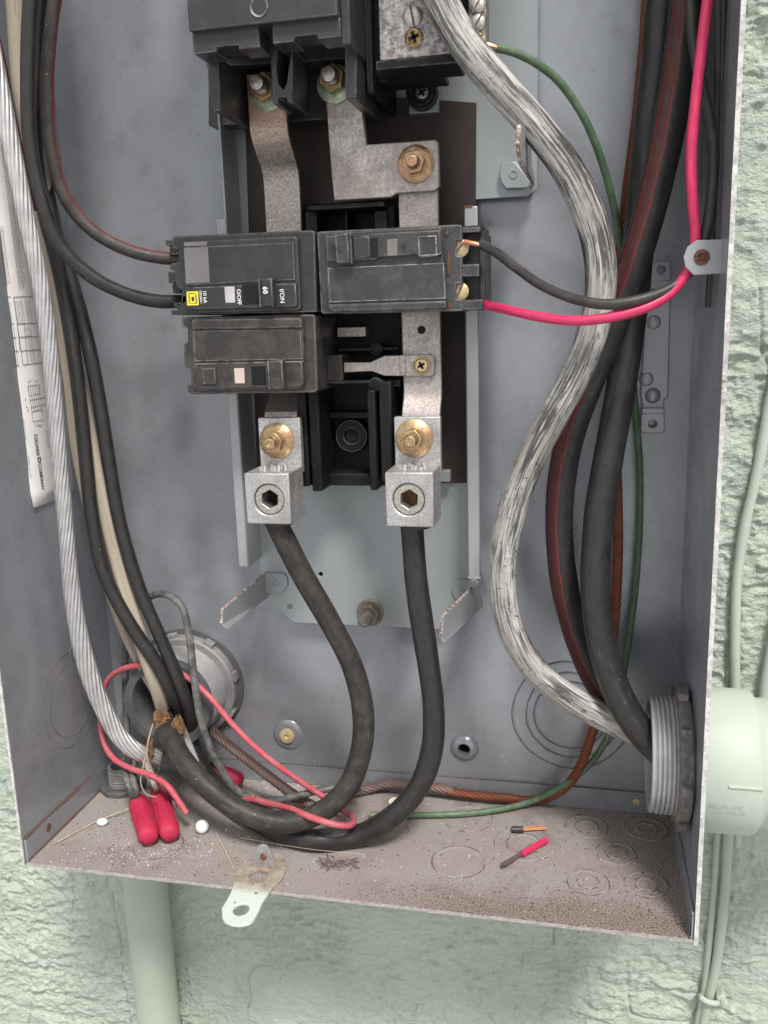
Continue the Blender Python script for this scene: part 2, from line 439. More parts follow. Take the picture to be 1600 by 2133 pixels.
def plain(name, base, rough=.5, metal=0.0, var=.15, scale=120, spec=.4, bump=.1, stain=None, amt=.4, sss=0.0):
    m = M(name)
    c = m.mix(m.ramp(m.noise(scale, 5, .6), [(.3, 0), (.7, 1)]), tuple(x*(1-var) for x in base), tuple(min(1, x*(1+var)) for x in base))
    if stain is not None:
        c = m.mix(m.math('MULTIPLY', m.ramp(m.noise(scale * .9, 6, .7, dist=.5), [(.5, 0), (.66, 1)]), amt), c, stain)
    m.put('Base Color', c).put('Roughness', rough).put('Metallic', metal).put('Specular IOR Level', spec)
    if bump: m.bump(m.noise(scale * 5, 3), bump, .0005)
    return m.m
def rusty_edge(name='chipped_rim', lo=.60):
    m = M(name)
    c = m.mix(m.ramp(m.noise(300, 4, .7), [(.4, 0), (.6, 1)]), (.42, .40, .38), (.66, .65, .62))
    r = m.math('MULTIPLY', m.ramp(m.noise(11, 2, .5), [(lo, 0), (lo + .06, 1)]), m.ramp(m.noise(420, 5, .7), [(.42, 0), (.56, 1)]))
    c = m.mix(r, c, m.mix(m.noise(500, 3), (.10, .05, .03), (.30, .15, .09)))
    m.put('Base Color', c).put('Roughness', .75); m.bump(m.noise(700, 4), .4, .0005); return m.m
def stucco_mat():
    m = M('mint_stucco')
    c = m.mix(m.ramp(m.noise(18, 5), [(.3, 0), (.7, 1)]), (.46, .525, .44), (.535, .595, .51))
    c = m.mix(m.math('MULTIPLY', m.ramp(m.noise(50, 6, .7), [(.55, 0), (.8, 1)]), .3), c, (.34, .35, .28))
    c = m.mix(m.math('MULTIPLY', m.specks(120, .09, .10), .8), c, (.07, .075, .05))
    m.put('Base Color', c).put('Roughness', .62).put('Specular IOR Level', .35)
    h = m.math('ADD', m.noise(230, 6, .62, sc=(.75, 1, 1.25), dist=.8), m.math('MULTIPLY', m.noise(700, 4, .6), .55))
    m.bump(h, .95, .0026); return m.m

def tab_mat():
    m = M('half_painted_tab')
    sx = m.n('ShaderNodeSeparateXYZ'); m.l(m.tc.outputs['Object'], sx.inputs[0])
    yy = m.math('ADD', m.math('MULTIPLY', sx.outputs[1], -1.0), m.math('MULTIPLY', m.math('SUBTRACT', m.noise(180, 4), .5), .006))
    paint = m.ramp(yy, [(.1125, 0), (.1145, 1)])
    z = m.mix(m.ramp(m.noise(200, 5, .7), [(.4, 0), (.65, 1)]), (.38, .34, .29), (.24, .17, .12))
    pc = m.mix(m.ramp(m.noise(140, 3, .6), [(.68, 0), (.71, 1)]), (.56, .62, .55), (.16, .11, .08))
    m.put('Base Color', m.mix(paint, z, pc)).put('Roughness', .6); m.bump(m.noise(500, 4), .25, .0005); return m.m
MAT = dict(
    tab=tab_mat(),
    grey=grey_paint('grey_enamel'), grey_pan=grey_paint('pan_enamel', base=(.325, .35, .365), dirt=.4, specks=.6, rough=.32),
    grey_tab=grey_paint('tab_enamel', base=(.37, .385, .40), dirt=.3, specks=.4, rough=.4),
    dusty=dusty_floor(), rim=rusty_edge(), rim_rusty=rusty_edge('rusted_edge', .30), rim_dusty=plain('dusty_rim', (.38, .35, .335), .85, var=.3, scale=500, bump=.4, stain=(.22, .15, .12), amt=.5),
    seam=plain('dirt_seam', (.15, .115, .10), .95, var=.6, scale=900),
    seam_grey=plain('shadow_groove', (.10, .104, .11), .8, var=.3),
    tuft=plain('grey_fibre', (.17, .13, .115), .95, var=.4, scale=400),
    dull_nut=plain('dull_nut', (.24, .205, .165), .5, metal=.6, var=.3, scale=300),
    rust=plain('rust', (.155, .075, .045), .95, var=.6, scale=900, bump=.6),
    brk_new=black_plastic('breaker_plastic', (.018, .018, .020), dust=.22, wear=.55, dustcol=(.10, .095, .10)),
    brk_old=black_plastic('dusty_breaker_plastic', (.022, .020, .019), dust=.6, wear=.8, dustcol=(.115, .10, .095)),
    brk_mid=black_plastic('worn_breaker_plastic', (.024, .024, .027), dust=.5, wear=1.0, dustcol=(.13, .125, .13)),
    brk_main=black_plastic('main_plastic', (.022, .022, .025), dust=.18, wear=.4, rough=.32),
    ins=black_plastic('insulator_plastic', (.006, .006, .007), dust=.05, wear=.35, spec=.22, rough=.45),
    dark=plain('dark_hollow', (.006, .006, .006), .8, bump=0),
    label_grey=plain('sticker_grey', (.155, .145, .155), .55, var=.12, scale=60, bump=.05),
    white_ink=plain('white_ink', (.82, .83, .85), .5, var=.05, bump=0),
    yellow_ink=plain('yellow_ink', (.80, .66, .05), .5, var=.05, bump=0),
    clear_window=plain('pale_window', (.45, .44, .44), .25, var=.2, scale=90, bump=.05, spec=.6),
    pink_window=plain('tan_window', (.56, .44, .40), .3, var=.1, scale=90, bump=.05, spec=.6),
    green_window=plain('smoked_window', (.17, .165, .15), .25, var=.15, scale=90, bump=.05, spec=.6),
    ghost=plain('moulded_relief', (.05, .045, .042), .5, var=.2),
    brown=plain('brown_sheet', (.032, .022, .021), .5, var=.25, scale=40, stain=(.07, .045, .04), amt=.35),
    tin=speckled_metal('tinned_bus', (.36, .32, .30), (.60, .55, .525), 800, .45, .75, stain=(.28, .24, .22), stain_amt=.6),
    tin_brown=speckled_metal('coppery_bus', (.30, .265, .24), (.58, .52, .48), 900, .42, .8, stain=(.36, .17, .085), stain_amt=.9, zfade=(.128, .168)),
    alu=speckled_metal('lug_alloy', (.38, .37, .365), (.64, .63, .63), 900, .45, .65, stain=(.30, .265, .235), stain_amt=.6),
    alu_mottled=speckled_metal('mottled_zinc', (.17, .152, .148), (.46, .43, .42), 420, .4, .7),
    chromate=speckled_metal('yellow_zinc', (.42, .29, .15), (.66, .50, .29), 500, .36, .88, stain=(.52, .28, .20), stain_amt=.75),
    chromate_dark=speckled_metal('dark_zinc', (.24, .17, .08), (.44, .33, .17), 500, .36, .9),
    steel=speckled_metal('screw_steel', (.40, .38, .34), (.66, .63, .58), 700, .35, .9),
    brass=speckled_metal('brass_screw', (.50, .36, .18), (.74, .57, .33), 700, .5, .55, stain=(.62, .5, .38), stain_amt=.5),
    green_zinc=speckled_metal('iridescent_zinc', (.22, .32, .25), (.5, .52, .36), 300, .3, .9),
    setscrew=speckled_metal('set_screw', (.42, .41, .36), (.66, .65, .58), 700, .33, .85),
    strand_al=cable_mat('aluminium_strand', (.66, .65, .65), dust=(.30, .285, .27), amt=.35, rough=.36, metal=.75),
    strand_cu=cable_mat('copper_strand', (.22, .072, .038), dust=(.09, .05, .036), amt=.5, rough=.48, metal=.55),
    strand_cu_dull=cable_mat('dull_copper_strand', (.20, .125, .11), dust=(.12, .15, .13), amt=.6, rough=.55, metal=.4),
    copper_new=cable_mat('bright_copper', (.55, .26, .15), amt=.2, rough=.4, metal=.8),
    rubber=cable_mat('black_rubber', (.020, .019, .019), dust=(.065, .057, .052), amt=.30, rough=.38, spec=.5),
    rubber_brown=cable_mat('dusty_rubber', (.024, .022, .021), dust=(.105, .085, .070), amt=.55, rough=.48),
    rubber_stripe=cable_mat('striped_rubber', (.024, .022, .024), dust=(.07, .06, .056), amt=.35, rough=.42, stripe=(.15, .018, .019), stripe_u=(.01, .150), lines=.022),
    rubber_red=cable_mat('red_marked_rubber', (.05, .043, .04), dust=(.12, .10, .09), amt=.6, rough=.5, stripe=(.20, .02, .018), stripe_u=(.55, .69)),
    wire_black=cable_mat('black_wire', (.035, .033, .032), dust=(.11, .095, .085), amt=.4, rough=.38),
    wire_grey=cable_mat('grey_wire', (.07, .072, .07), dust=(.30, .30, .285), amt=.75, rough=.5),
    wire_pink=cable_mat('pink_red_wire', (.60, .030, .115), dust=(.42, .07, .11), amt=.4, rough=.28, spec=.5),
    wire_red=cable_mat('faded_red_wire', (.50, .075, .105), dust=(.44, .22, .21), amt=.75, rough=.42),
    wire_green=cable_mat('green_wire', (.075, .15, .075), dust=(.16, .22, .16), amt=.5, rough=.42),
    wire_green_pale=cable_mat('pale_green_wire', (.075, .135, .068), dust=(.22, .26, .21), amt=.65, rough=.45),
    wire_tan=cable_mat('tan_wire', (.40, .33, .27), amt=.5, rough=.6), wire_maroon=cable_mat('maroon_wire', (.10, .012, .014), amt=.15, rough=.4),
    neutral=streaky('worn_neutral', (.55, .54, .515), (.33, .31, .275), (.062, .060, .059), 1.0, .3, 34),
    cream=streaky('dirty_cream', (.46, .40, .315), (.36, .31, .24), (.17, .14, .11), .3, .6, 14),
    paper=plain('aged_paper', (.74, .72, .71), .8, var=.06, scale=30, bump=.05, stain=(.60, .56, .52), amt=.3),
    ink=plain('black_ink', (.035, .035, .04), .7, bump=0), ink_soft=plain('faded_ink', (.22, .21, .215), .8, bump=0),
    pvc=plain('grey_pvc', (.33, .335, .345), .42, var=.12, scale=150, stain=(.22, .20, .19), amt=.4),
    pvc_dark=plain('dark_pvc', (.10, .10, .105), .45, var=.2, scale=80, stain=(.17, .155, .15), amt=.4),
    pvc_light=plain('dusty_pvc', (.27, .265, .27), .5, var=.15, scale=120, stain=(.36, .34, .33), amt=.5),
    cast=plain('dirty_cast', (.15, .135, .128), .7, metal=.2, var=.35, scale=220, bump=.5, stain=(.36, .33, .31), amt=.55),
    mint=plain('mint_paint', (.44, .495, .425), .5, var=.05, scale=60, bump=.25, stain=(.44, .48, .41), amt=.3),
    mint_pipe=plain('mint_pipe_paint', (.37, .415, .345), .5, var=.06, scale=30, bump=.12, stain=(.34, .38, .32), amt=.3),
    mint_chip=plain('chipped_mint', (.58, .65, .58), .55, var=.1, scale=150, bump=.3, stain=(.50, .44, .33), amt=.7),
    tabdirty=plain('dirty_zinc_tab', (.36, .335, .29), .6, metal=.25, var=.25, scale=180, bump=.2, stain=(.25, .16, .10), amt=.6),
    tabsteel=plain('galvanised_tab', (.36, .36, .365), .5, metal=.4, var=.15, scale=200, stain=(.34, .15, .06), amt=.6),
    stucco=stucco_mat(),
    redcap=plain('red_rubber_cap', (.47, .022, .066), .65, var=.12, scale=150, stain=(.30, .07, .08), amt=.7),
    white=plain('white_ball', (.84, .84, .86), .5, var=.04, scale=200), ivory=plain('ivory_plastic', (.72, .68, .58), .5, var=.1),
    yellow_plug=plain('yellowed_plug', (.52, .42, .24), .6, var=.2, scale=300, stain=(.2, .15, .09), amt=.6),
    nest=plain('dry_mud', (.20, .11, .055), .95, var=.5, scale=500, bump=.9), straw=plain('dry_straw', (.50, .44, .34), .8, var=.3, scale=400),
    crumb=plain('pale_crumbs', (.58, .53, .49), .9, var=.3, scale=300), crumb_dark=plain('dark_crumbs', (.12, .075, .055), .9, var=.5, scale=300),
)
stucco_wall_mat = MAT['stucco']

# ================================================================== the wall behind
def vnoise(x, y, seed):
    g = np.random.default_rng(seed).random((512, 512)); xi = np.floor(x).astype(int); yi = np.floor(y).astype(int)
    fx, fy = x - xi, y - yi; fx = fx*fx*fx*(fx*(fx*6-15)+10); fy = fy*fy*fy*(fy*(fy*6-15)+10)
    a = g[xi % 512, yi % 512]; b = g[(xi+1) % 512, yi % 512]; c = g[xi % 512, (yi+1) % 512]; d = g[(xi+1) % 512, (yi+1) % 512]
    return (a*(1-fx)+b*fx)*(1-fy) + (c*(1-fx)+d*fx)*fy
def build_stucco():
    x0, x1, z0, z1, st = -0.16, 0.50, -0.27, 0.52, 0.00088
    ax_ = np.concatenate([np.linspace(-.75, x0, 70, endpoint=False), np.linspace(x0, x1, int((x1-x0)/st)), np.linspace(x1, 1.1, 75)[1:]])   # fine near the box, coarser further out
    az_ = np.concatenate([np.linspace(-.80, z0, 70, endpoint=False), np.linspace(z0, z1, int((z1-z0)/st)), np.linspace(z1, 1.2, 75)[1:]])
    nx, nz = len(ax_), len(az_); X, Z = np.meshgrid(ax_, az_, indexing='ij')
    wx = X + .006*(vnoise(X*60+9, Z*60, 3)-.5); wz = Z + .006*(vnoise(X*60, Z*60+5, 4)-.5)
    h = np.zeros_like(X)
    for k, (f, a) in enumerate(((14, .0028), (45, .0024), (100, .0022))):
        h += a * (vnoise(wx*f*.8+31*k, wz*f*1.25+17*k, 20+k) - .5)
    patch = .45 + .55*np.clip((vnoise(X*16, Z*16, 43) - .35) * 3, 0, 1)
    for k, (f, a) in enumerate(((75, .0018), (150, .0018), (260, .0013), (400, .0008))):    # sharp trowel crests, lying rather flat
        r_ = 1 - np.abs(2*vnoise(wx*f*.75+3+k, wz*f*1.3+1, 41+k) - 1); h += a * (r_**2.5 - .3) * patch
    blob = np.clip(vnoise(wx*190, wz*190, 47) - .70, 0, 1) * .009
    h += blob * np.clip((vnoise(X*12+3, Z*12, 48) - .45) * 4, 0, 1)
    flat = np.clip((vnoise(X*9+1, Z*9+4, 51) - .55) * 4, 0, 1)
    # cracks: thin grooves along the zero line of a slow noise
    cr = np.abs(vnoise(wx*22+7, wz*10+2, 61) - .5); h -= .0022 * np.exp(-(cr/.010)**2) * np.clip((vnoise(X*11+8, Z*11, 62)-.5)*6, 0, 1)
    h *= (1 - .35*flat)
    Y = 0.013 - h
    V = np.stack([X, Y, Z], -1).reshape(-1, 3)
    i, j = np.meshgrid(np.arange(nx-1), np.arange(nz-1), indexing='ij'); a = (i*nz + j).ravel()
    F = np.stack([a, a+nz, a+nz+1, a+1], 1)
    me = bpy.data.meshes.new('stucco_wall'); me.vertices.add(len(V)); me.vertices.foreach_set('co', V.ravel().astype(np.float32))
    me.loops.add(F.size); me.loops.foreach_set('vertex_index', F.ravel().astype(np.int32))
    me.polygons.add(len(F)); me.polygons.foreach_set('loop_start', (np.arange(len(F))*4).astype(np.int32)); me.polygons.foreach_set('loop_total', np.full(len(F), 4, np.int32))
    me.polygons.foreach_set('use_smooth', np.ones(len(F), bool)); me.update(); me.validate()
    me.materials.append(MAT['stucco'])
    o = bpy.data.objects.new('stucco_wall', me); COL.objects.link(o)
    o['label'] = 'rough pale mint green painted stucco wall behind the metal box'; o['category'] = 'wall'; o['kind'] = 'structure'
build_stucco()

# ================================================================== the enclosure
box = Thing('electrical_enclosure', 'open grey metal electrical panel box with dusty floor and rust-chipped rim', 'electrical box', (W/2, 0, 0))
CN = np.array((0.056, 0.0, 0.066))            # hub through the back sheet
hole1 = P(968, 1557, 0); screw1 = P(600, 1530, 0)
mb = MB()
out = [(-TH, 0, -TH), (W+TH, 0, -TH), (W+TH, 0, H), (-TH, 0, H)]
mb.plate([[np.array(p, float) for p in out], circ(CN, .0235, EX, EZ, 40), circ(hole1, .0038, EX, EZ, 20)], (0, TH, 0))
back = box.add('back_sheet', mb, MAT['grey'], bevel=0)
for nm, x0 in (('side_sheet', -TH), ('side_sheet', W)):
    mb = MB()
    if x0 < 0: mb.box(x0, 0, -D, -0.0002, -.001, H); side_l = box.add(nm, mb, MAT['grey'])
    else:
        loop = [(W, -D, -.001), (W, -.0002, -.001), (W, -.0002, H), (W, -D, H)]
        mb.plate([[np.array(p, float) for p in loop], circ((W, -.060, .0695), .0300, EY, EZ, 40)], (TH, 0, 0)); side_r = box.add(nm, mb, MAT['grey'])
box.add('top_sheet', MB().box(0, W, -D, -.0002, H-TH, H-.0001), MAT['grey'])
mb = MB().box(.0003, W-.0003, -D+.0008, -.0003, -TH, 0); floor_s = box.add('bottom_sheet', mb, MAT['dusty'])
# upturned flanges of the bottom sheet
mb = MB().prism([(.0002, -D+.0006, 0), (.0002, -.0004, 0), (.0002, -.0004, FL), (.0002, -D+.0006, FL)], (.0013, 0, 0)); box.add('flange', mb, MAT['grey'], under=floor_s, bevel=.0003)
mb = MB().prism([(W-.0002, -D+.0006, 0), (W-.0002, -.0004, 0), (W-.0002, -.0004, FL), (W-.0002, -D+.0006, FL)], (-.0013, 0, 0)); box.add('flange', mb, MAT['grey'], under=floor_s, bevel=.0003)
mb = MB().box(.0016, W-.0016, -.0015, -.0003, 0.0001, FL); box.add('flange', mb, MAT['grey'], under=floor_s, bevel=.0004)
mb = MB(); mb.tube(spline([(.002, -.0014, FL), (W*.5, -.0015, FL+.0001), (W-.002, -.0014, FL)], .01), .00035, 6); box.add('dirt_seam', mb, MAT['seam'], under=floor_s)
# pale chipped rim: front edges of the sheets
def rim_strip(a, b, w, t=.0011):
    """ragged strip along a front edge (paint chipped), a little proud of it"""
    n = 90; a = np.array(a, float); b = np.array(b, float); mbx = MB(); pts = []
    up = abs((b - a)[2]) > .1
    s1 = smooth1(n, 2) * .0003; s2 = smooth1(n, 2) * .0003
    for i in range(n):
        q = a + (b - a) * i / (n - 1)
        if up: pts.append([(q[0]-s1[i]*.6, -D-t*.5, q[2]), (q[0]+w+s2[i]*.6, -D-t*.5, q[2]), (q[0]+w, -D+t, q[2]), (q[0], -D+t, q[2])])
        else: pts.append([(q[0], -D-t*.3, q[2]-s1[i]), (q[0], -D-t*.3, q[2]+w+s2[i]*.5), (q[0], -D+t, q[2]+w*.98), (q[0], -D+t, q[2])])
    v = [p for r in pts for p in r]; f = []
    for i in range(n-1):
        for k in range(4): f.append((i*4+k, i*4+(k+1) % 4, (i+1)*4+(k+1) % 4, (i+1)*4+k))
    return mbx.add(v, f)
box.add('rim', rim_strip((-TH+.0001, 0, -.0020), (-TH+.0001, 0, H), .0012), MAT['rim'])
box.add('rim', rim_strip((W+.0001, 0, -.0026), (W+.0001, 0, H), .0018), MAT['rim'], label='chipped pale rim with rust patches on the side sheet')
box.add('rim', rim_strip((0.0006, 0, -.0017), (W-.0006, 0, -.0017), .0011), MAT['rim_dusty'], under=floor_s)
box.add('rim', rim_strip((W-.0017, 0, 0), (W-.0017, 0, FL), .0014), MAT['rim'], under=floor_s)
# raised dimples
mb = MB().lathe([(.0090, .0002), (.0086, -.0010), (.0060, -.0030), (.0040, -.0034), (.0038, -.0028), (.0038, .0003)], hole1, (0, 1, 0), 32, close=False); box.add('dimple', mb, MAT['grey'], under=back, smooth=50)
mb = MB().lathe([(.0105, .0002), (.0100, -.0006), (.0060, -.0015), (.0052, -.0014)], screw1, (0, 1, 0), 32); dm = box.add('dimple', mb, MAT['grey'], under=back, smooth=50)
mb = MB().lathe([(.0050, -.0012), (.0049, -.0030), (.0042, -.0034), (.0016, -.0034), (.0012, -.0026)], screw1, (0, 1, 0), 28); box.add('plug', mb, MAT['yellow_plug'], under=back, smooth=40)
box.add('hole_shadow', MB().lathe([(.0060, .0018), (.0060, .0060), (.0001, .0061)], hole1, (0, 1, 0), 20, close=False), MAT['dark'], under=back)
# knockout outlines pressed into the sheets
kc = P(1188, 1490, 0)
for i, (R_, dx) in enumerate(((.0345, 0), (.0275, .001), (.0215, 0))):
    mb = MB().ring((kc[0]+dx, -.0001, kc[2]), EY, R_, .0003, 72, 6, .0004); box.add('knockout', mb, MAT['seam_grey'], under=back)
    mb = MB().ring((kc[0]+dx, -.0001, kc[2]), EY, R_-.0007, .0003, 72, 6); box.add('knockout', mb, MAT['grey'], under=back)
kl = PX(150, 1455, 0)
for R_ in (.030, .0235):
    box.add('knockout', MB().ring((.0001, kl[1], kl[2]), EX, R_, .0003, 64, 6, .0005), MAT['seam_grey'], under=side_l)
for (px, py, ro, ri) in ((1222, 1722, 42, 22), (1347, 1727, 43, 22), (1284, 1778, 40, 20), (1225, 1838, 41, 20), (1347, 1842, 44, 22), (1092, 1758, 60, 34), (955, 1795, 52, 0), (975, 1705, 47, 0), (330, 1760, 44, 0)):
    c = PZ(px, py, 0); pm = ppm(c[1], px, py)
    for r in (ro, ri):
        if r:
            rr = r/pm; em = [(rr-.0016, -.0002), (rr-.0007, .00045), (rr+.0001, .0005), (rr+.0009, -.0002)]
            box.add('knockout', MB().lathe(em, (c[0], c[1], 0), EZ, 56, close=False), MAT['dusty'], under=floor_s, smooth=60)
            box.add('knockout_seam', MB().ring((c[0], c[1], .0001), EZ, rr+.0007, .0005, 72, 6, .0009), MAT['seam'], under=floor_s)
for z_, x_ in ((FL, .0009), (.0007, .0016)):       # rust creeping along the folded edge
    mb = MB().tube(spline([(x_, -D+.001, z_), (x_, -D*.6, z_), (x_, -D*.3, z_), (x_, -.002, z_)], .004), .00055, 6, wob=.9); box.add('rust_line', mb, MAT['rust'], under=floor_s)
# front-corner rivet and rust mark on flanges
c = PX(101, 1718, .0016); box.add('rust_spot', MB().lathe([(.0026, 0), (.0022, .0004)], (.0014, c[1], .0085), EX, 16), MAT['rust'], under=floor_s)
c = P(1326, 1672, -.0016); box.add('rust_spot', MB().lathe([(.0024, 0), (.0016, .0006)], (c[0], -.0014, c[2]), (0, -1, 0), 16), MAT['yellow_plug'], under=floor_s)
c = P(1343, 98, -.0001); box.add('rust_spot', MB().lathe([(.0022, 0), (.0018, .0005)], c, (0, -1, 0), 16), MAT['rust'], under=back)
# cover-screw clip on the side sheet
YC = -.0925
mb = MB(); loop = [P(x, y, YC) for x, y in ((1504, 498), (1452, 500), (1432, 514), (1424, 535), (1428, 556), (1445, 573), (1500, 570))]
cc = P(1462, 536, YC)
mb.plate([loop, circ(cc, .0016, EX, EZ, 16)], (0, .0015, 0)); mb.box(loop[0][0]-.0005, W+.0006, YC, YC+.0015, loop[-1][2], loop[0][2])
clip = box.add('clip', mb, MAT['grey_tab'], under=side_r, bevel=.0003)
mb = MB().lathe([(.0034, .0003), (.0033, -.0004), (.0018, -.0006), (.0014, .0006)], cc, (0, 1, 0), 20); box.add('clip_hole_rust', mb, MAT['rust'], under=side_r)
# hinge strap on the back sheet
mb = MB(); Yh = -.0045
mb.ppx([(1352, 600), (1398, 598), (1392, 828), (1384, 832), (1384, 858), (1338, 858), (1336, 830), (1334, 826), (1345, 640)], Yh, -.0002)
strap = box.add('hinge_strap', mb, MAT['grey'], under=back, bevel=.0006)
mb = MB(); l = [P(x, y, Yh-.004) for x, y in ((1356, 545), (1398, 543), (1397, 584), (1354, 586))]
mb.plate([l, circ(P(1378, 562, Yh-.004), .0021, EX, EZ, 16)], (0, .0014, 0)); mb.pb(1356, 584, 1396, 602, Yh-.004, Yh+.001)
box.add('hinge_tab', mb, MAT['grey'], under=back, bevel=.0004)
mb = MB(); l = [P(x, y, Yh-.004) for x, y in ((1336, 862), (1384, 860), (1385, 896), (1380, 902), (1338, 902), (1334, 896))]
mb.plate([l, circ(P(1360, 883, Yh-.004), .0022, EX, EZ, 16)], (0, .0014, 0)); mb.pb(1337, 850, 1384, 862, Yh-.004, Yh+.001)
box.add('hinge_tab', mb, MAT['grey'], under=back, bevel=.0004)
for (px, py, r, hh) in ((1360, 824, .0042, .0026), (1366, 618, .0040, .0022), (1362, 671, .0038, .0006), (1347, 790, .0038, .0006)):
    c = P(px, py, Yh); box.add('rivet', MB().lathe([(r, .0002), (r*.96, -hh*.35), (r*.7, -hh*.85), (r*.3, -hh), (.0002, -hh)], c, (0, 1, 0), 24), MAT['grey'], under=strap, smooth=60)
# padlock tab and its upright on the floor lip
ZT = .0014
outl = [(461.5, 1887), (465, 1909), (480, 1918), (501, 1920), (522, 1914), (535, 1898), (548, 1874), (566, 1851), (585, 1832), (593, 1819), (596, 1800), (591, 1783), (580, 1776), (556, 1778), (530, 1790), (504, 1803), (490, 1822), (485, 1848), (474, 1869)]
lo = list(spline([PZ(x, y, ZT) for x, y in outl + outl[:1]], .0012)[:-1])
def ztilt(p):                                   # the free end droops a little past the lip
    p = np.array(p); k = max(0, (-D - p[1]) / .02); p[2] -= .0016 * min(k, 1.2)
    return p
h1 = [PZ(502 + 17.5*math.cos(t), 1889.5 + 11.5*math.sin(t) - 3*math.cos(t), ZT) for t in np.linspace(0, 2*math.pi, 24, endpoint=False)]
h2 = [PZ(538 + 20*math.cos(t), 1826 + 13*math.sin(t) - 2*math.cos(t), ZT) for t in np.linspace(0, 2*math.pi, 24, endpoint=False)]
mb = MB().plate([lo, h1, h2], (0, 0, -.0013)); mb.v = [tuple(ztilt(v)) for v in mb.v]
tabo = box.add('padlock_tab', mb, MAT['tab'], under=floor_s, bevel=.0004, label='chipped mint-painted padlock tab with two holes overhanging the front lip')
b0 = PZ(526, 1806, ZT); b1 = PZ(574, 1813, ZT); Yb = (b0[1] + b1[1]) / 2
up = [P(x, y, Yb) for x, y in ((526.5, 1812), (574, 1817), (570, 1795), (564, 1776), (556, 1763), (546, 1759), (537, 1763), (530, 1785))]
mb = MB().prism(up, (0, .0013, 0)); box.add('tab_upright', mb, MAT['tabsteel'], under=floor_s, bevel=.0003)
mb = MB().lathe([(.0019, .0004), (.0018, -.0006), (.0008, -.0012)], P(549, 1784, Yb), (0, 1, 0), 18); box.add('tab_rivet', mb, MAT['rust'], under=floor_s, smooth=60)

# ================================================================== paper wiring label on the side sheet
lab = Thing('wiring_label', 'curled white paper wiring diagram label glued inside the box behind stranded cable', 'label', (.0004, -.045, .195))
XL = .0007; zt = PX(0, 100, 0)[2]
ly0, ly1, lz0 = -.0672, -.0245, .1972
n = 26; v = []; f = []
zz = np.linspace(lz0, .40, n)
wl = (smooth1(n, 2) - .5) * .0014; cur = np.maximum(0, (zz[0] + .006 - zz)) * .12
for i in range(n):
    for k, y in enumerate((ly0 + wl[i], ly0*.6 + ly1*.4, ly1 + wl[i]*.3)):
        v.append((XL + cur[i]*(1 if k == 0 else .4), y, zz[i] + (.0018 if (i == 0 and k == 2) else 0)))
for i in range(n-1):
    for k in range(2): f.append((i*3+k, i*3+k+1, (i+1)*3+k+1, (i+1)*3+k))
mbp = MB().add(v, f); paper = lab.add('paper', mbp, MAT['paper'])
sm = paper.modifiers.new('thick', 'SOLIDIFY'); sm.thickness = .00022; sm.offset = -1
XT = XL + .0002
def lab_text(s, px, py, hpx, mat, bold=0.0, space=1.0):
    o = PX(px, py, XT); k = hpx * np.linalg.norm(PX(px+4, py, XT) - PX(px, py, XT)) / 4
    lab.add('lettering', text_mb(s, o, (0, 0, -1), (0, 1, 0), k, .0001, bold, space=space), mat, under=paper, smooth=0)
lab_text('SQUARE', 72.5, 904, 5.2, MAT['ink'], .012, 1.04); lab_text('COMPANY', 81, 965, 5.2, MAT['ink'], .012, .98)
lab_text('D', 77.5, 952.5, 7.5, MAT['ink'], .03)
lab_text('40269-443-01', 47, 873, 3.0, MAT['ink_soft'], .0, 1.2); lab_text('MADE IN USA', 57.5, 950, 3.0, MAT['ink_soft'], .0, 1.2)
def strip(p0, p1, wpx=1.0, mat='ink_soft'):
    a = PX(*p0, XT); b = PX(*p1, XT); d = (b - a) / np.linalg.norm(b - a); q = np.cross(d, (1, 0, 0)) * wpx * .00022
    return MB().add([a - q, b - q, b + q, a + q], [(0, 1, 2, 3)])
def strips(lst, mat, w=1.0):
    mbx = MB()
    for p0, p1 in lst: s = strip(p0, p1, w); mbx.add(s.v, s.f)
    lab.add('printed_rule', mbx, MAT[mat], under=paper, smooth=0)
strips([((71.0, 904), (77.5, 950))], 'ink'); strips([((79.5, 966), (87.5, 1015))], 'ink')
rules = [((28, 619), (70, 617)), ((35, 675), (80, 673)), ((39, 702.5), (84, 700)), ((44, 731), (88, 728)), ((48, 760), (92, 755)), ((11, 619), (22, 618)), ((22, 675), (29, 674)), ((25, 704), (34, 703)), ((30, 732), (39, 731)), ((33, 762), (40, 761)),
         ((28, 619), (48, 760)), ((29, 733), (33, 762)), ((36, 676), (42, 731)), ((50, 674), (58, 758))]
strips(rules, 'ink_soft')
dia = []
for k in range(6):
    x = 58 + k*4.6; dia.append(((x, 804), (x + 3, 822))); dia.append(((x + 3.4, 826), (x + 9, 858)))
for (x0, y0, x1, y1) in ((58.5, 804, 82, 801), (61.5, 824, 83, 820.5), (66, 858, 87, 853), (69, 878, 90, 875), (62, 834, 98, 827), (64, 849, 98, 841)): dia.append(((x0, y0), (x1, y1)))
dia += [((58.5, 804), (61.5, 824)), ((82, 801), (83, 820.5)), ((66, 858), (69, 878)), ((87, 853), (90, 875))]
strips(dia, 'ink_soft', .8)
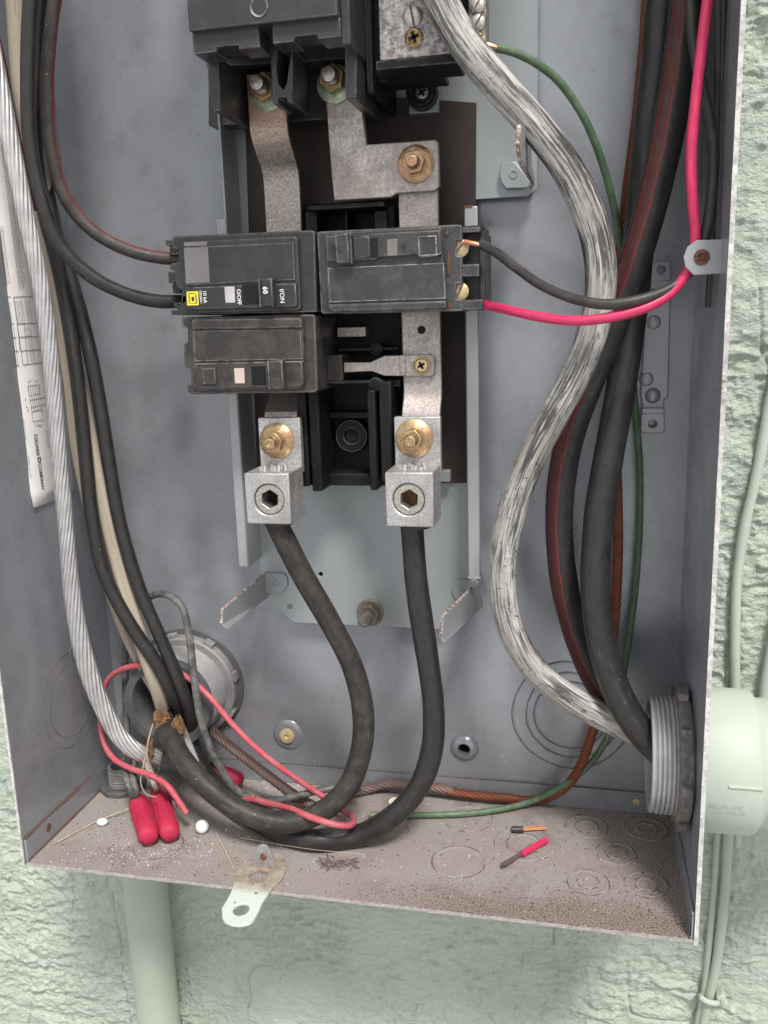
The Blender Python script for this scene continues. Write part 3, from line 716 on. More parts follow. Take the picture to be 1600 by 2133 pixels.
# fine print too small to read: short dashes of ink
mbx = MB()
def dashes(x0, y0, x1, y1, n, ln):
    for _ in range(n):
        x = random.uniform(x0, x1); y = random.uniform(y0, y1); xx = x + (y - y0) * .128
        l = random.uniform(.6, 1.6) * ln; s = strip((xx, y), (xx + l*.13, y + l), random.uniform(.6, 1.1)); mbx.add(s.v, s.f)
def textlines(x0, y0, x1, y1, pitch):
    x = x0
    while x < x1:
        y = y0 + random.uniform(0, 6)
        while y < y1:
            l = random.uniform(2, 7); xx = x + (y - y0) * .128
            s = strip((xx, y), (xx + l*.13, y + l), .9); mbx.add(s.v, s.f); y += l + random.uniform(1.2, 3)
        x += pitch
textlines(2, 300, 12, 600, 3.1); textlines(-4, 470, 8, 590, 3.0); textlines(18, 425, 34, 590, 3.2); textlines(30, 622, 48, 672, 3); textlines(12, 622, 20, 672, 3.2)
textlines(54, 677, 66, 752, 3); textlines(52, 622, 62, 668, 3.0); dashes(58, 790, 80, 795, 12, 2.5); dashes(70, 882, 90, 886, 12, 2.5); dashes(52, 828, 56, 858, 8, 3); textlines(95, 760, 99, 800, 3); textlines(95, 893, 99, 930, 3)
textlines(24, 678, 29, 758, 3.5)
lab.add('fine_print', mbx, MAT['ink_soft'], under=paper, smooth=0, kind='stuff')

# ================================================================== mounting pan
YP = -.0100
pan = Thing('mounting_pan', 'pale grey sheet metal mounting pan with side rails and bent arms', 'mounting plate', (.18, YP, .115))
xl, xr = .1135, .2460
mb = MB()
low = [P(x, y, YP) for x, y in ((553, 1243), (612, 1297), (917, 1311), (975, 1268))]
zc_ = P(1110, 408, YP)[2]
poly = [(xl, YP, .60), (xl, YP, low[0][2])] + low[1:3] + [(xr, YP, low[3][2]), (xr, YP, zc_), (P(1098, 400, YP)[0], YP, zc_), (P(1119, 392, YP)[0], YP, zc_ + .004), (P(1119, 200, YP)[0], YP, .60)]
hs = [circ(P(668, 1196, YP), .0014, EX, EZ, 14), circ(P(604, 1264, YP), .0017, EX, EZ, 14), circ(P(880, 1160, YP), .0006, EX, EZ, 8)]
mb.plate([[np.array(p, float) for p in poly]] + hs, (0, .0015, 0)); plate = pan.add('plate', mb, MAT['grey_pan'], bevel=.0003)
zl0, zl1 = P(510, 1181, -.032)[2], P(462, 455, -.032)[2]
zr0, zr1 = P(993, 1203, -.032)[2], P(990, 429, -.032)[2]
mb = MB().box(xl, xl+.0015, -.032, YP+.0001, zl0, .58); mb.box(xl-.0048, xl+.0012, -.0325, -.0308, zl0, zl1); rail = pan.add('rail', mb, MAT['grey_tab'], bevel=.0006)
mb = MB().box(xr-.0015, xr, -.032, YP+.0001, zr0, zr1); mb.box(xr-.0012, xr+.0056, -.0325, -.0308, zr0, zr1); rail2 = pan.add('rail', mb, MAT['grey_tab'], bevel=.0006)
pan.add('rail_rust', MB().box(xr-.0013, xr+.0057, -.0327, -.0306, zr0-.0004, zr0+.0004), MAT['rim'], under=rail2)
pan.add('rail_rust', MB().box(xr-.0013, xr+.0030, -.0327, -.0306, zr1-.0008, zr1+.0005), MAT['rust'], under=rail2)
# bent arms
def arm(q, t=(.0016, 0, 0)):
    pts = [P(*a) for a in q]; a = pan.add('arm', MB().prism(pts, t), MAT['grey_tab'], bevel=.0003)
    e = [np.array(p) + np.array((.0008, 0, .0002)) for p in (pts[1], pts[0])]
    pan.add('arm_rust', MB().tube(spline([e[0], (e[0]+e[1])/2, e[1]], .004), .0007, 6, wob=.5), MAT['rim_rusty'], under=a)
    e = [np.array(p) + np.array((.0008, 0, .0)) for p in (pts[1], pts[2])]
    pan.add('arm_rust', MB().tube(spline([e[0], (e[0]+e[1])/2, e[1]], .002), .0007, 6, wob=.5), MAT['rim_rusty'], under=a)
arm([(550, 1194, YP), (459, 1271, -.064), (458, 1300, -.064), (470, 1310, -.063), (553, 1244, YP)])
arm([(994, 1212, YP), (918, 1284, -.064), (915, 1328, -.064), (922, 1339, -.063), (1002, 1262, YP)])
mb = MB().ppx([(551, 1194), (590, 1194), (598, 1205), (599, 1220), (588, 1236), (553, 1236)], YP-.0016, YP+.0001); t_ = pan.add('tab', mb, MAT['grey_pan'], bevel=.0004)
pan.add('tab_hole', MB().lathe([(.0020, .0002), (.0018, -.0005), (.0010, -.0006), (.0009, .0002)], P(574, 1215, YP-.0016), (0, 1, 0), 18), MAT['grey_pan'], under=t_)
mb = MB().ppx([(952, 1208), (994, 1208), (992, 1236), (985, 1250), (946, 1246), (941, 1230)], YP-.0016, YP+.0001); t_ = pan.add('tab', mb, MAT['grey_pan'], bevel=.0004)
pan.add('tab_hole', MB().lathe([(.0020, .0002), (.0018, -.0005), (.0010, -.0006), (.0009, .0002)], P(962, 1229, YP-.0016), (0, 1, 0), 18), MAT['grey_pan'], under=t_)
mb = MB().ppx([(1050, 338), (1074, 336), (1100, 372), (1112, 386), (1098, 391), (1054, 393), (1044, 380), (1040, 362), (1043, 346)], YP-.004, YP-.0024); t_ = pan.add('tab', mb, MAT['grey_pan'], bevel=.0004)
mb = MB(); XA = P(1108, 388, YP)[0]
pts = [PX(x, y, XA) for x, y in ((1112, 388), (1080, 333), (1075, 300), (1077, 263), (1088, 268), (1101, 290), (1102, 345))]
mb.prism(pts, (.0014, 0, 0)); a_ = pan.add('arm', mb, MAT['grey_tab'], bevel=.0003)
e = [np.array(p) + np.array((.0007, 0, 0)) for p in (pts[0], pts[1], pts[2], pts[3])]
pan.add('arm_rust', MB().tube(spline(e, .003), .00075, 6, wob=.5), MAT['rim_rusty'], under=a_)
pan.add('tab_hole', MB().lathe([(.0026, .0002), (.0024, -.0005), (.0014, -.0006), (.0012, .0002)], P(1070, 362, YP-.004), (0, 1, 0), 18), MAT['grey_pan'], under=t_)
c = P(771, 1276, YP)
mb = MB().lathe([(.0085, .0001), (.0083, -.0009), (.006, -.0010)], c, (0, 1, 0), 24); mb.hexa(c, (0, 1, 0), .0069, -.0008, -.0062, .3); nut = pan.add('nut', mb, MAT['dull_nut'], bevel=.0005)
mb = MB().lathe([(.0040, .0)] + [(.0040 if k % 2 else .0035, -.0062 - k*.0006) for k in range(16)] + [(.0030, -.0160)], c, (0, 1, 0), 20); pan.add('stud', mb, MAT['cast'], under=nut)
sheet = single('insulating_sheet', MB().ppx([(508, 180), (992, 214), (986, 1006), (536, 1010)], YP-.0018, YP-.0002), MAT['brown'], 'dark brown insulating sheet lying flat behind the bus bars', 'insulating sheet')

# ================================================================== black bus insulator
ins = Thing('bus_insulator', 'black moulded plastic bus support with upright fins between the two lugs', 'insulator', P(735, 1015, -.012))
mb = MB().pb(632, 420, 836, 1012, -.0205, YP-.002); body = ins.add('base', mb, MAT['ins'], bevel=.0008)
cb = P(733, 908, -.0275)
mb = MB().lathe([(.0096, .0075), (.0094, -.0002), (.0088, -.0012), (.0044, -.0012), (.0040, -.0002), (.0040, .008)], cb, (0, 1, 0), 36); ins.add('boss', mb, MAT['ins'], smooth=40)
ins.add('boss_hole', MB().lathe([(.0040, .0010), (.0001, .0011)], cb, (0, 1, 0), 24, close=False), MAT['dark'])
for (a, b, c_, d_, yf) in ((622, 792, 640, 1014, -.050), (645, 800, 667, 1024, -.0505), (767, 812, 784, 1022, -.0505), (791, 795, 817, 1004, -.050)):
    ins.add('fin', MB().pb(a, b, c_, d_, yf, -.0200), MAT['ins'], bevel=.0012, seg=3)
ins.add('crossbar', MB().pb(684, 986, 772, 1012, -.034, -.0200), MAT['ins'], bevel=.0010)
ins.add('crossbar', MB().pb(664, 858, 770, 872, -.030, -.0200), MAT['ins'], bevel=.0010)
# fins above the upper breakers
ins.add('fin', MB().pb(640, 424, 800, 434, -.047, -.0200), MAT['ins'], bevel=.0006)
ins.add('fin', MB().pb(636, 440, 660, 486, -.042, -.0200), MAT['ins'], bevel=.0008)
ins.add('fin', MB().pb(718, 432, 724, 486, -.036, -.0200), MAT['ins'], bevel=.0006)
ins.add('fin', MB().pb(780, 438, 806, 486, -.042, -.0200), MAT['ins'], bevel=.0008)
ins.add('fin', MB().pb(806, 428, 822, 486, -.038, -.0200), MAT['ins'], bevel=.0008)
# middle pocket
ins.add('web', MB().pb(705, 723, 832, 731, -.036, -.0200), MAT['ins'], bevel=.0006)
ins.add('web', MB().lathe([(.0034, .012), (.0033, -.0005), (.0024, -.0010)], P(784, 727, -.037), (0, 1, 0), 20), MAT['ins'])
ins.add('web', MB().pb(664, 792, 800, 800, -.047, -.0200), MAT['ins'], bevel=.0008)
ins.add('web', MB().lathe([(.0036, .020), (.0035, -.0005), (.0026, -.0010)], P(783, 800, -.048), (0, 1, 0), 20), MAT['ins'])
ins.add('web', MB().pb(800, 790, 834, 806, -.044, -.0200), MAT['ins'], bevel=.0008)
ins.add('stab', MB().pb(702, 681, 762, 702, -.031, -.0200), MAT['tin_brown'], bevel=.0004, label='dull tan metal contact in the dark pocket')
ins.add('fin', MB().pb(836, 650, 842, 760, -.040, -.0200), MAT['ins'])
ins.add('foot', MB().pb(915, 980, 938, 1004, -.018, YP-.0019), MAT['grey_pan'], bevel=.0004)

# ================================================================== bus bars and lugs
def bar(th, name, x0, x1, prof, t, mat, cx, under=None):
    """flat strip bent along (picture y, depth) stations"""
    f = [np.array((0, Y, P(cx, py, Y)[2])) for py, Y in prof]; s = np.array((0, t, 0))
    pts = [np.array((x0, p[1], p[2])) for p in f] + [np.array((x0, p[1] + t, p[2])) for p in reversed(f)]
    return th.add(name, MB().prism(pts, (x1 - x0, 0, 0)), mat, under=under, bevel=.0005)
def screw_nut(th, px, py, Y, rw, rn, rb, under=None, wmat='chromate', nmat='chromate', hb=.0065, cone=.0012):
    """washer, hex nut and bolt end standing forward of depth Y"""
    c = P(px, py, Y)
    w = th.add('washer', MB().lathe([(rw, .0003), (rw, -.0006), (rw*.93, -.0011), (rn*.9, -.0012-cone)], c, (0, 1, 0), 40), MAT[wmat], under=under, smooth=40)
    mb = MB().lathe([(rn*1.02, -.0010-cone), (rn*1.12, -.0016-cone)], c, (0, 1, 0), 32); mb.hexa(c, (0, 1, 0), rn, -.0012-cone, -.0058-cone, .35)
    n = th.add('nut', mb, MAT[nmat], under=under, bevel=.0006, smooth=25)
    mb = MB().lathe([(rb, -.004)] + [(rb*(1 if k % 2 else .9), -.0058-cone-k*.0005) for k in range(6)] + [(rb*.8, -hb-.0032-cone), (rb*.55, -hb-.0034-cone), (rb*.5, -hb-.0028-cone)], c, (0, 1, 0), 24)
    th.add('bolt_end', mb, MAT[nmat], under=under, smooth=35)
bus_a = Thing('bus_bar', 'copper-stained bent bus bar strip running down from the main breaker', 'bus bar', P(575, 860, -.038))
xa0, xa1 = P(527, 300, -.045)[0], P(605, 300, -.045)[0]
bar(bus_a, 'strip', xa0, xa1, [(150, -.0490), (258, -.0490), (275, -.0485), (300, -.0455), (340, -.0370), (362, -.0335), (385, -.0325), (480, -.0325), (700, -.033)], .0030, MAT['tin_brown'], 565)
xb0, xb1 = P(552, 850, -.045)[0], P(622, 850, -.045)[0]
bar(bus_a, 'strip', xb0, xb1, [(700, -.0352), (818, -.0355), (836, -.040), (858, -.0465), (880, -.0485), (960, -.0485)], .0030, MAT['tin'], 585)
c = P(545, 182, -.0478)
bus_a.add('washer', MB().lathe([(.0094, .0002), (.0092, -.0012), (.006, -.0014)], P(556, 192, -.0478), (0, 1, 0), 32), MAT['green_zinc'], smooth=40)
n_ = bus_a.add('nut', MB().hexa(P(552, 184, -.049), (0, 1, 0), .0072, 0, -.0050, .2), MAT['chromate_dark'], bevel=.0006)
bus_a.add('bolt_end', MB().lathe([(.0043, -.004)] + [(.0042 if k % 2 else .0037, -.005-k*.0007) for k in range(9)] + [(.0034, -.0125), (.0020, -.0128)], P(552, 184, -.049), (0, 1, 0), 22), MAT['steel'], under=n_)
bus_b = Thing('bus_bar', 'speckled tinned bus bar with a stepped link plate and yellow zinc bolt', 'bus bar', P(880, 860, -.044))
loop = [P(x, y, -.0495) for x, y in ((674, 150), (740, 150), (740, 215), (756, 235), (764, 301), (906, 290), (913, 297), (916, 388), (906, 398), (826, 403), (815, 411), (696, 418), (690, 360), (683, 270))]
link = bus_b.add('link_plate', MB().prism(loop, (0, .0034, 0)), MAT['tin'], bevel=.0006)
screw_nut(bus_b, 866, 342, -.0497, .0091, .0058, .0033)
xr0, xr1 = P(836, 600, -.0435)[0], P(917, 600, -.0435)[0]
bar(bus_b, 'strip', xr0, xr1, [(330, -.0455), (500, -.0450), (812, -.0445), (832, -.046), (852, -.0495), (872, -.0520), (960, -.0525)], .0032, MAT['tin'], 878)
bus_b.add('strip_hole', MB().lathe([(.0021, -.0001), (.0001, -.0002)], P(878, 687, -.0451), (0, 1, 0), 20, close=False), MAT['dark'])
bus_b.add('washer', MB().lathe([(.0092, .0002), (.0090, -.0012), (.006, -.0014)], P(698, 176, -.0498), (0, 1, 0), 32), MAT['green_zinc'], smooth=40)
n_ = bus_b.add('nut', MB().hexa(P(695, 166, -.051), (0, 1, 0), .0070, 0, -.0050, .2), MAT['chromate_dark'], bevel=.0006)
bus_b.add('bolt_end', MB().lathe([(.0042, -.004)] + [(.0041 if k % 2 else .0036, -.005-k*.0007) for k in range(6)] + [(.0034, -.0100), (.0020, -.0103)], P(695, 164, -.051), (0, 1, 0), 22), MAT['steel'], under=n_)

def lug(label, tang, block, scr, nutc, wr, base, recess):
    t = Thing('terminal_lug', label, 'terminal lug', base, 'terminal lugs on the bus ends')
    t.add('tang', MB().pb(*tang, -.0570, -.0525), MAT['alu'], bevel=.0006)
    a, b, c_, d_ = block; Yf, Yb = -.0800, -.0560
    x0, x1 = P(a, (b+d_)/2, Yf)[0], P(c_, (b+d_)/2, Yf)[0]; z1, z0 = P((a+c_)/2, b, Yf)[2], P((a+c_)/2, d_, Yf)[2]
    cs = P(*scr, Yf)
    mb = MB().plate([[np.array(p) for p in ((x0, Yf, z0), (x1, Yf, z0), (x1, Yf, z1), (x0, Yf, z1))], circ((cs[0], Yf, cs[2]), .0083, EX, EZ, 32)], (0, Yb - Yf, 0))
    t.add('block', mb, MAT['alu'], bevel=.0007)
    s = t.add('set_screw', MB().plate([circ((cs[0], Yf+.0012, cs[2]), .0080, EX, EZ, 32), circ((cs[0], Yf+.0012, cs[2]), .0050, EX, EZ, 6, .45)], (0, .010, 0)), MAT['setscrew'], bevel=.0005)
    t.add('screw_seat', MB().lathe([(.0082, .0112), (.0081, .0122)], (cs[0], Yf, cs[2]), (0, 1, 0), 24), MAT[recess], under=s)
    screw_nut(t, *nutc, -.0572, wr, .0057, .0034, cone=.0022)
    # conductor strands showing over the top of the block
    mb = MB(); zc = z1 - .004
    for k in range(9):
        xx = x0 + (x1-x0) * (.22 + .065*k); yy = Yf + .0115 + .004*math.sin(k*2.4)
        mb.tube(spline([(xx, yy, zc), (xx+random.uniform(-.0004, .0004), yy, zc+.003), (xx+random.uniform(-.001, .001), yy, z1+random.uniform(.0012, .0034))], .001), .0011, 7)
    t.add('strand_ends', mb, MAT['strand_al'])
    t.add('collar', MB().lathe([(.0075, .0), (.0078, -.0010), (.0070, -.0034)], ((x0+x1)/2 + (.0015), (Yf+Yb)/2, z0+.0006), (0, 0, 1), 20), MAT['rubber_brown'])
    return (x0+x1)/2, z0
lugA = lug('aluminium lug with an empty dark hex socket, beside the insulator fins', (540, 870, 627, 985), (511, 986, 604, 1092), (560, 1041), (577, 918), .0096, P(560, 1095, -.06), 'dark')
lugB = lug('aluminium lug whose hex socket is clogged with brown dirt', (822, 868, 918, 985), (803, 984, 903, 1098), (851, 1041), (863, 913), .0100, P(855, 1100, -.06), 'nest')

# ================================================================== main breaker (lower end)
mainb = Thing('main_breaker', 'large black two-pole main breaker with open terminal bays underneath', 'circuit breaker', P(590, 230, -.05))
ZTOP = .60
Y1, Y2, Y3 = -.1000, -.0965, -.0800
def zof(px, py, Y): return P(px, py, Y)[2]
x0, x1 = P(393, 60, Y1)[0], P(703, 20, Y1)[0]
zb = zof(550, 48, Y1)
mb = MB().box(x0, x1, Y1, -.040, zb, ZTOP); cover = mainb.add('cover', mb, MAT['brk_main'], bevel=.0006)
mainb.add('screw_plug', MB().lathe([(.0043, .0002), (.0042, -.0005), (.0034, -.0002), (.0034, .0001)], P(540, 14, Y1), (0, 1, 0), 28), MAT['brk_mid'], under=cover)
xs = P(740, 40, -.085)[0]
mb = MB().box(x1-.0002, xs, -.0945, -.030, zof(725, 92, -.0945), ZTOP); mainb.add('side_body', mb, MAT['brk_main'], bevel=.0007)
mb = MB().box(xs-.0002, P(786, 100, -.055)[0], -.066, YP-.002, zof(775, 205, -.055), ZTOP); mainb.add('side_body', mb, MAT['ins'], bevel=.0007)
# second tier: two skirts with notches
for pts in ([(401, 78), (536, 52), (541, 96), (497, 103), (495, 92), (452, 99), (451, 108), (403, 115)], [(568, 50), (707, 30), (710, 75), (661, 80), (659, 70), (615, 77), (613, 86), (568, 92)]):
    w = [P(x, y, Y2) for x, y in pts]
    xs_ = [p[0] for p in w]; a, b = min(xs_), max(xs_); zlow = np.mean([w[2][2], w[-1][2]]); zn = np.mean([w[4][2], w[5][2]])
    n0, n1 = w[6][0], w[3][0]
    q = [(a, zb+.0004), (b, zb+.0004), (b, zlow), (n1, zlow), (n1, zn), (n0, zn), (n0, zlow), (a, zlow)]
    mainb.add('skirt', MB().prism([(x, Y2, z) for x, z in q], (0, .0155, 0)), MAT['brk_main'], bevel=.0005)
# side walls of the terminal bays
def post(pts, Y, Yb, name='bay_wall'):
    return mainb.add(name, MB().ppx(pts, Y, Yb), MAT['brk_main'], bevel=.0005)
post([(432, 118), (456, 118), (459, 230), (443, 232), (438, 205), (434, 200)], -.0800, -.0250)
post([(562, 100), (580, 100), (575, 140), (579, 172), (590, 187), (597, 172), (604, 120), (610, 100), (609, 214), (599, 214), (598, 202), (578, 202), (579, 216), (567, 216), (567, 190)], -.0800, -.0560)
post([(719, 70), (744, 66), (742, 205), (720, 206)], -.0800, -.0250)
post([(566, 130), (612, 130), (610, 214), (567, 216)], -.0560, -.0150, 'bay_core')
post([(430, 60), (744, 40), (744, 120), (430, 140)], -.0560, -.0380, 'bay_core')
post([(434, 100), (744, 90), (744, 245), (434, 262)], -.0300, -.0160, 'bay_core')
mainb.add('pressure_plate', MB().lathe([(.0036, 0), (.003, .002)], P(592, 152, -.060), (.2, -1, .1), 10), MAT['chromate_dark'])
mainb.add('pressure_plate', MB().pb(514, 118, 532, 126, -.056, -.050), MAT['copper_new'], bevel=.0008)
mainb.add('pressure_plate', MB().pb(660, 108, 678, 116, -.056, -.050), MAT['copper_new'], bevel=.0008)

# ================================================================== neutral bar
neu = Thing('neutral_bar', 'mottled zinc neutral terminal block with slotted screws beside the main breaker', 'terminal block', P(870, 140, -.05))
YN = -.078
x0, x1 = P(789, 60, YN)[0], P(948, 60, YN)[0]; zb = zof(850, 122, YN)
nb = neu.add('block', MB().box(x0, x1, YN, -.050, zb, .58), MAT['alu_mottled'], bevel=.0006)
neu.add('base', MB().box(x0-.0015, x1+.0015, YN-.0015, -.056, zb-.0040, zb-.0001), MAT['ins'], bevel=.0004)
def slot_head(th, px, py, Y, r, mat, ang, under, cross=False, h=.0016):
    c = P(px, py, Y); s = th.add('screw', MB().lathe([(r, .0004), (r, -h*.5), (r*.8, -h*.9), (r*.3, -h)], c, (0, 1, 0), 28), MAT[mat], under=under, smooth=40)
    for a in ((ang, ang + math.pi/2) if cross else (ang,)):
        d = np.array((math.cos(a), 0, math.sin(a))); q = np.array((-math.sin(a), 0, math.cos(a))); L = r*(.6 if cross else .98); w = r*.12*(1.6 if cross else 1)
        cc = np.array(c) + np.array((0, -h*1.06, 0))
        th.add('slot', MB().prism([cc - d*L - q*w, cc + d*L - q*w, cc + d*L + q*w, cc - d*L + q*w], (0, h*.4, 0)), MAT['dark'] if cross else MAT['seam'], under=s)
slot_head(neu, 860, 34, YN, .0044, 'steel', 1.75, nb); slot_head(neu, 863, 79, YN, .0042, 'chromate_dark', .3, nb, True)
xs0, xs1 = P(976, 60, -.070)[0], P(1014, 60, -.070)[0]
col_ = neu.add('ground_strip', MB().box(xs0, xs1, -.070, -.058, zof(1000, 112, -.07), .58), MAT['alu_mottled'], bevel=.0005)
for (px, py) in ((994, 12), (995, 48), (1000, 84)): slot_head(neu, px, py, -.070, .0036 if py < 80 else .0028, 'steel' if py < 80 else 'brass', 1.0, col_)
mb = MB().box(x1+.0002, xs0-.0002, -.060, -.045, zof(960, 118, -.06), .58); neu.add('bridge', mb, MAT['ins'], bevel=.0006)
mb = MB().box(P(800, 200, -.03)[0], P(940, 200, -.03)[0], -.0540, -.036, zof(870, 150, -.054), zb-.0030); neu.add('foot', mb, MAT['ins'], bevel=.0008)
c = P(878, 194, -.020)
neu.add('bracket', MB().pb(851, 165, 913, 236, -.017, YP-.0005), MAT['grey_pan'], bevel=.0005)
neu.add('bushing', MB().lathe([(.0084, .004), (.0082, -.0008), (.0054, -.0010), (.0050, .0012)], c, (0, 1, 0), 32), MAT['ins'], smooth=40)
slot_head(neu, 880, 194, -.0200, .0037, 'steel', .6, None, True, .0022)

# ================================================================== branch breakers
YF = -.0660
def rtext(th, s, px, py, Y, hpx, mat, under, flip=False, bold=.02, depth=.00025, space=1.05):
    """lettering turned a quarter: reads downwards (or upwards when flip)"""
    o = P(px, py, Y); h = hpx / ppm(Y, px, py)
    ex, ey = ((0, 0, -1), (1, 0, 0)) if not flip else ((0, 0, 1), (-1, 0, 0))
    th.add('lettering', text_mb(s, o, ex, ey, h, depth, bold, space=space), MAT[mat], under=under, smooth=0)
# --- 60
b60 = Thing('circuit_breaker', 'black double-pole breaker marked 60 with a yellow square logo', 'circuit breaker', P(515, 655, -.04))
body = b60.add('body', MB().ppx([(358, 492), (650, 479), (656, 484), (660, 650), (371, 657), (370, 643), (361, 641), (361, 631), (378, 630), (378, 604), (371, 600), (364, 587), (363, 563), (354, 562), (354, 549), (371, 547), (371, 518), (358, 517)], YF+.0015, -.020), MAT['brk_new'], bevel=.0006)
for (a, b, c_, d_) in ((344, 499, 360, 511), (350, 566, 365, 589), (356, 646, 372, 656)): b60.add('terminal_fin', MB().pb(a, b, c_, d_, YF+.010, -.030), MAT['brk_new'], bevel=.0005)
for (a, b, c_, d_) in ((352, 511, 371, 531), (359, 590, 377, 611)): b60.add('terminal', MB().pb(a, b, c_, d_, YF+.018, -.030), MAT['brk_mid'], bevel=.0005)
face = b60.add('face', MB().ppx([(381, 503), (614, 491), (620, 497), (627, 641), (620, 647), (395, 653), (387, 647)], YF-.0014, YF+.002), MAT['brk_new'], bevel=.0008, seg=3)
mb = MB().ppx([(382, 515), (611, 505), (615, 583), (386, 594)], YF-.0020, YF); b60.add('panel', mb, MAT['brk_new'], under=face, bevel=.0003)
mb = MB().ppx([(386, 599), (617, 590), (620, 634), (614, 640), (392, 646), (387, 640)], YF-.0034, YF); nose = b60.add('nose', mb, MAT['brk_new'], bevel=.0008, seg=3)
b60.add('sticker', MB().ppx([(383, 517), (433, 515), (437, 588), (387, 590.5)], YF-.00225, YF-.0019), MAT['label_grey'], under=face)
b60.add('sticker', MB().ppx([(383, 505), (431, 502.5), (431.5, 511), (383.5, 513)], YF-.00165, YF-.0013), MAT['label_grey'], under=face)
YS = YF - .0034
b60.add('window', MB().pb(468, 597, 489, 631, YS-.0003, YS+.001), MAT['clear_window'], under=nose, bevel=.0003)
b60.add('handle_slot', MB().pb(505, 592, 538, 634, YS-.0001, YS+.001), MAT['dark'], under=nose)
hd = b60.add('handle', MB().ppx([(537, 580), (567, 578), (571, 637), (541, 640)], YF-.0080, YF-.001), MAT['brk_new'], bevel=.0008)
for x in (539, 564): b60.add('ridge', MB().pb(x, 580, x+3.2, 639, YF-.0095, YF-.008), MAT['brk_new'], under=hd, bevel=.0003)
rtext(b60, '60', 548, 597, YF-.0081, 10, 'white_ink', hd, bold=.03)
rtext(b60, 'I/ON', 583, 602, YS-.0002, 9.5, 'white_ink', nose, bold=.012, space=1.0); rtext(b60, 'O/OFF', 493.5, 602, YS-.0005, 8.2, 'white_ink', nose, bold=.012, space=.92)
rtext(b60, '10 kA', 423, 605, YS-.0002, 7.6, 'white_ink', nose, bold=.012, space=.95); rtext(b60, '120/240V~', 415.5, 604, YS-.0002, 5.0, 'white_ink', nose, bold=.008, space=.86)
def frame_px(x0, y0, x1, y1, t, Y, th_, mat, under, sk=1.5):
    o = [P(x0, y0+sk*.3, Y), P(x1, y0-sk*.3, Y), P(x1+sk, y1-sk*.3, Y), P(x0+sk, y1+sk*.3, Y)]; i = [P(x0+t, y0+t, Y), P(x1-t, y0+t, Y), P(x1-t+sk, y1-t, Y), P(x0+t+sk, y1-t, Y)]
    th_.add('logo', MB().plate([o, i], (0, .0002, 0)), MAT[mat], under=under, smooth=0)
frame_px(388.5, 607, 412.5, 636, 3.6, YS-.0002, b60, 'yellow_ink', nose)
mb = MB(); o = [P(x, y, YS-.0002) for x, y in ((394.5, 612.5), (408.5, 611.5), (408.8, 614), (406.8, 614.2), (407.6, 631), (395.4, 631.6), (394.9, 615), (393.6, 615))]
i = [P(x, y, YS-.0002) for x, y in ((398.5, 618.5), (404.3, 618), (404.8, 627), (399, 627.5))]
b60.add('logo', mb.plate([o, i], (0, .0002, 0)), MAT['yellow_ink'], under=nose, smooth=0)
# --- 20
b20 = Thing('circuit_breaker', 'dusty black breaker embossed 20 with a tan window and empty terminals', 'circuit breaker', P(520, 820, -.04))
b20.add('body', MB().ppx([(378, 660), (652, 654), (657, 660), (662, 812), (656, 818), (400, 821), (390, 815), (389, 800), (398, 797), (396, 770), (386, 768), (383, 750), (383, 716), (391, 714), (390, 684), (379, 681)], YF+.0015, -.014), MAT['brk_old'], bevel=.0007)
f2 = b20.add('face', MB().ppx([(398, 668), (404, 664), (626, 661), (631, 667), (635, 803), (628, 809), (410, 815), (402, 808)], YF-.0012, YF+.002), MAT['brk_old'], bevel=.0008, seg=3)
b20.add('top_ridge', MB().ppx([(399, 668), (404, 665), (622, 662), (628, 668), (629, 683), (400, 686)], YF-.0030, YF), MAT['brk_old'], under=f2, bevel=.0012, seg=3)
b20.add('panel', MB().ppx([(402, 689), (626, 686), (630, 748), (405, 753)], YF-.0018, YF), MAT['brk_old'], under=f2, bevel=.0003)
n2 = b20.add('nose', MB().ppx([(404, 757), (630, 752), (633, 800), (626, 806), (412, 812), (406, 804)], YF-.0036, YF), MAT['brk_old'], bevel=.0009, seg=3)
YS2 = YF - .0036
b20.add('notch', MB().pb(421, 766, 449, 800, YS2-.0012, YS2+.001), MAT['brk_old'], under=n2, bevel=.0005)
b20.add('window', MB().pb(488, 767, 509, 799, YS2-.0004, YS2+.001), MAT['pink_window'], under=n2, bevel=.0003)
b20.add('handle_slot', MB().pb(524, 763, 554, 803, YS2-.0001, YS2+.001), MAT['dark'], under=n2)
h2 = b20.add('handle', MB().ppx([(555, 751), (587, 749), (592, 811), (559, 813)], YF-.0085, YF-.001), MAT['brk_old'], bevel=.0008)
for x in (558, 586): b20.add('ridge', MB().pb(x, 752, x+3.2, 812, YF-.0094, YF-.008), MAT['brk_old'], under=h2, bevel=.0003)
rtext(b20, '20', 567, 770, YF-.0086, 9.5, 'ghost', h2, depth=.0004); rtext(b20, 'OFF', 471, 770, YS2-.0001, 8.5, 'ghost', n2, depth=.0004); rtext(b20, 'ON', 605, 772, YS2-.0001, 8.5, 'ghost', n2, depth=.0004)
b20.add('side_lug', MB().ppx([(660, 742), (712, 738), (716, 792), (664, 806)], -.0440, -.020), MAT['brk_old'], bevel=.0008)
# clip of that breaker screwed to the bus
stab = b20.add('stab', MB().ppx([(716, 755), (770, 755), (800, 741), (898, 738), (905, 744), (905, 778), (898, 784), (800, 783), (775, 773), (716, 776)], -.0478, -.0458), MAT['tin'], bevel=.0004, label='flat metal tongue screwed onto the bus bar')
b20.add('bend', MB().pb(832, 739, 845, 783, -.0486, -.047), MAT['tin'], under=stab, bevel=.0006)
b20.add('screw_well', MB().lathe([(.0046, .0002), (.0045, -.0006), (.0036, -.0007), (.0034, .0008)], P(878, 761, -.048), (0, 1, 0), 28), MAT['chromate_dark'], under=stab, smooth=40)
slot_head(b20, 878, 761, -.0481, .0033, 'brass', .5, stab, True, .0010)
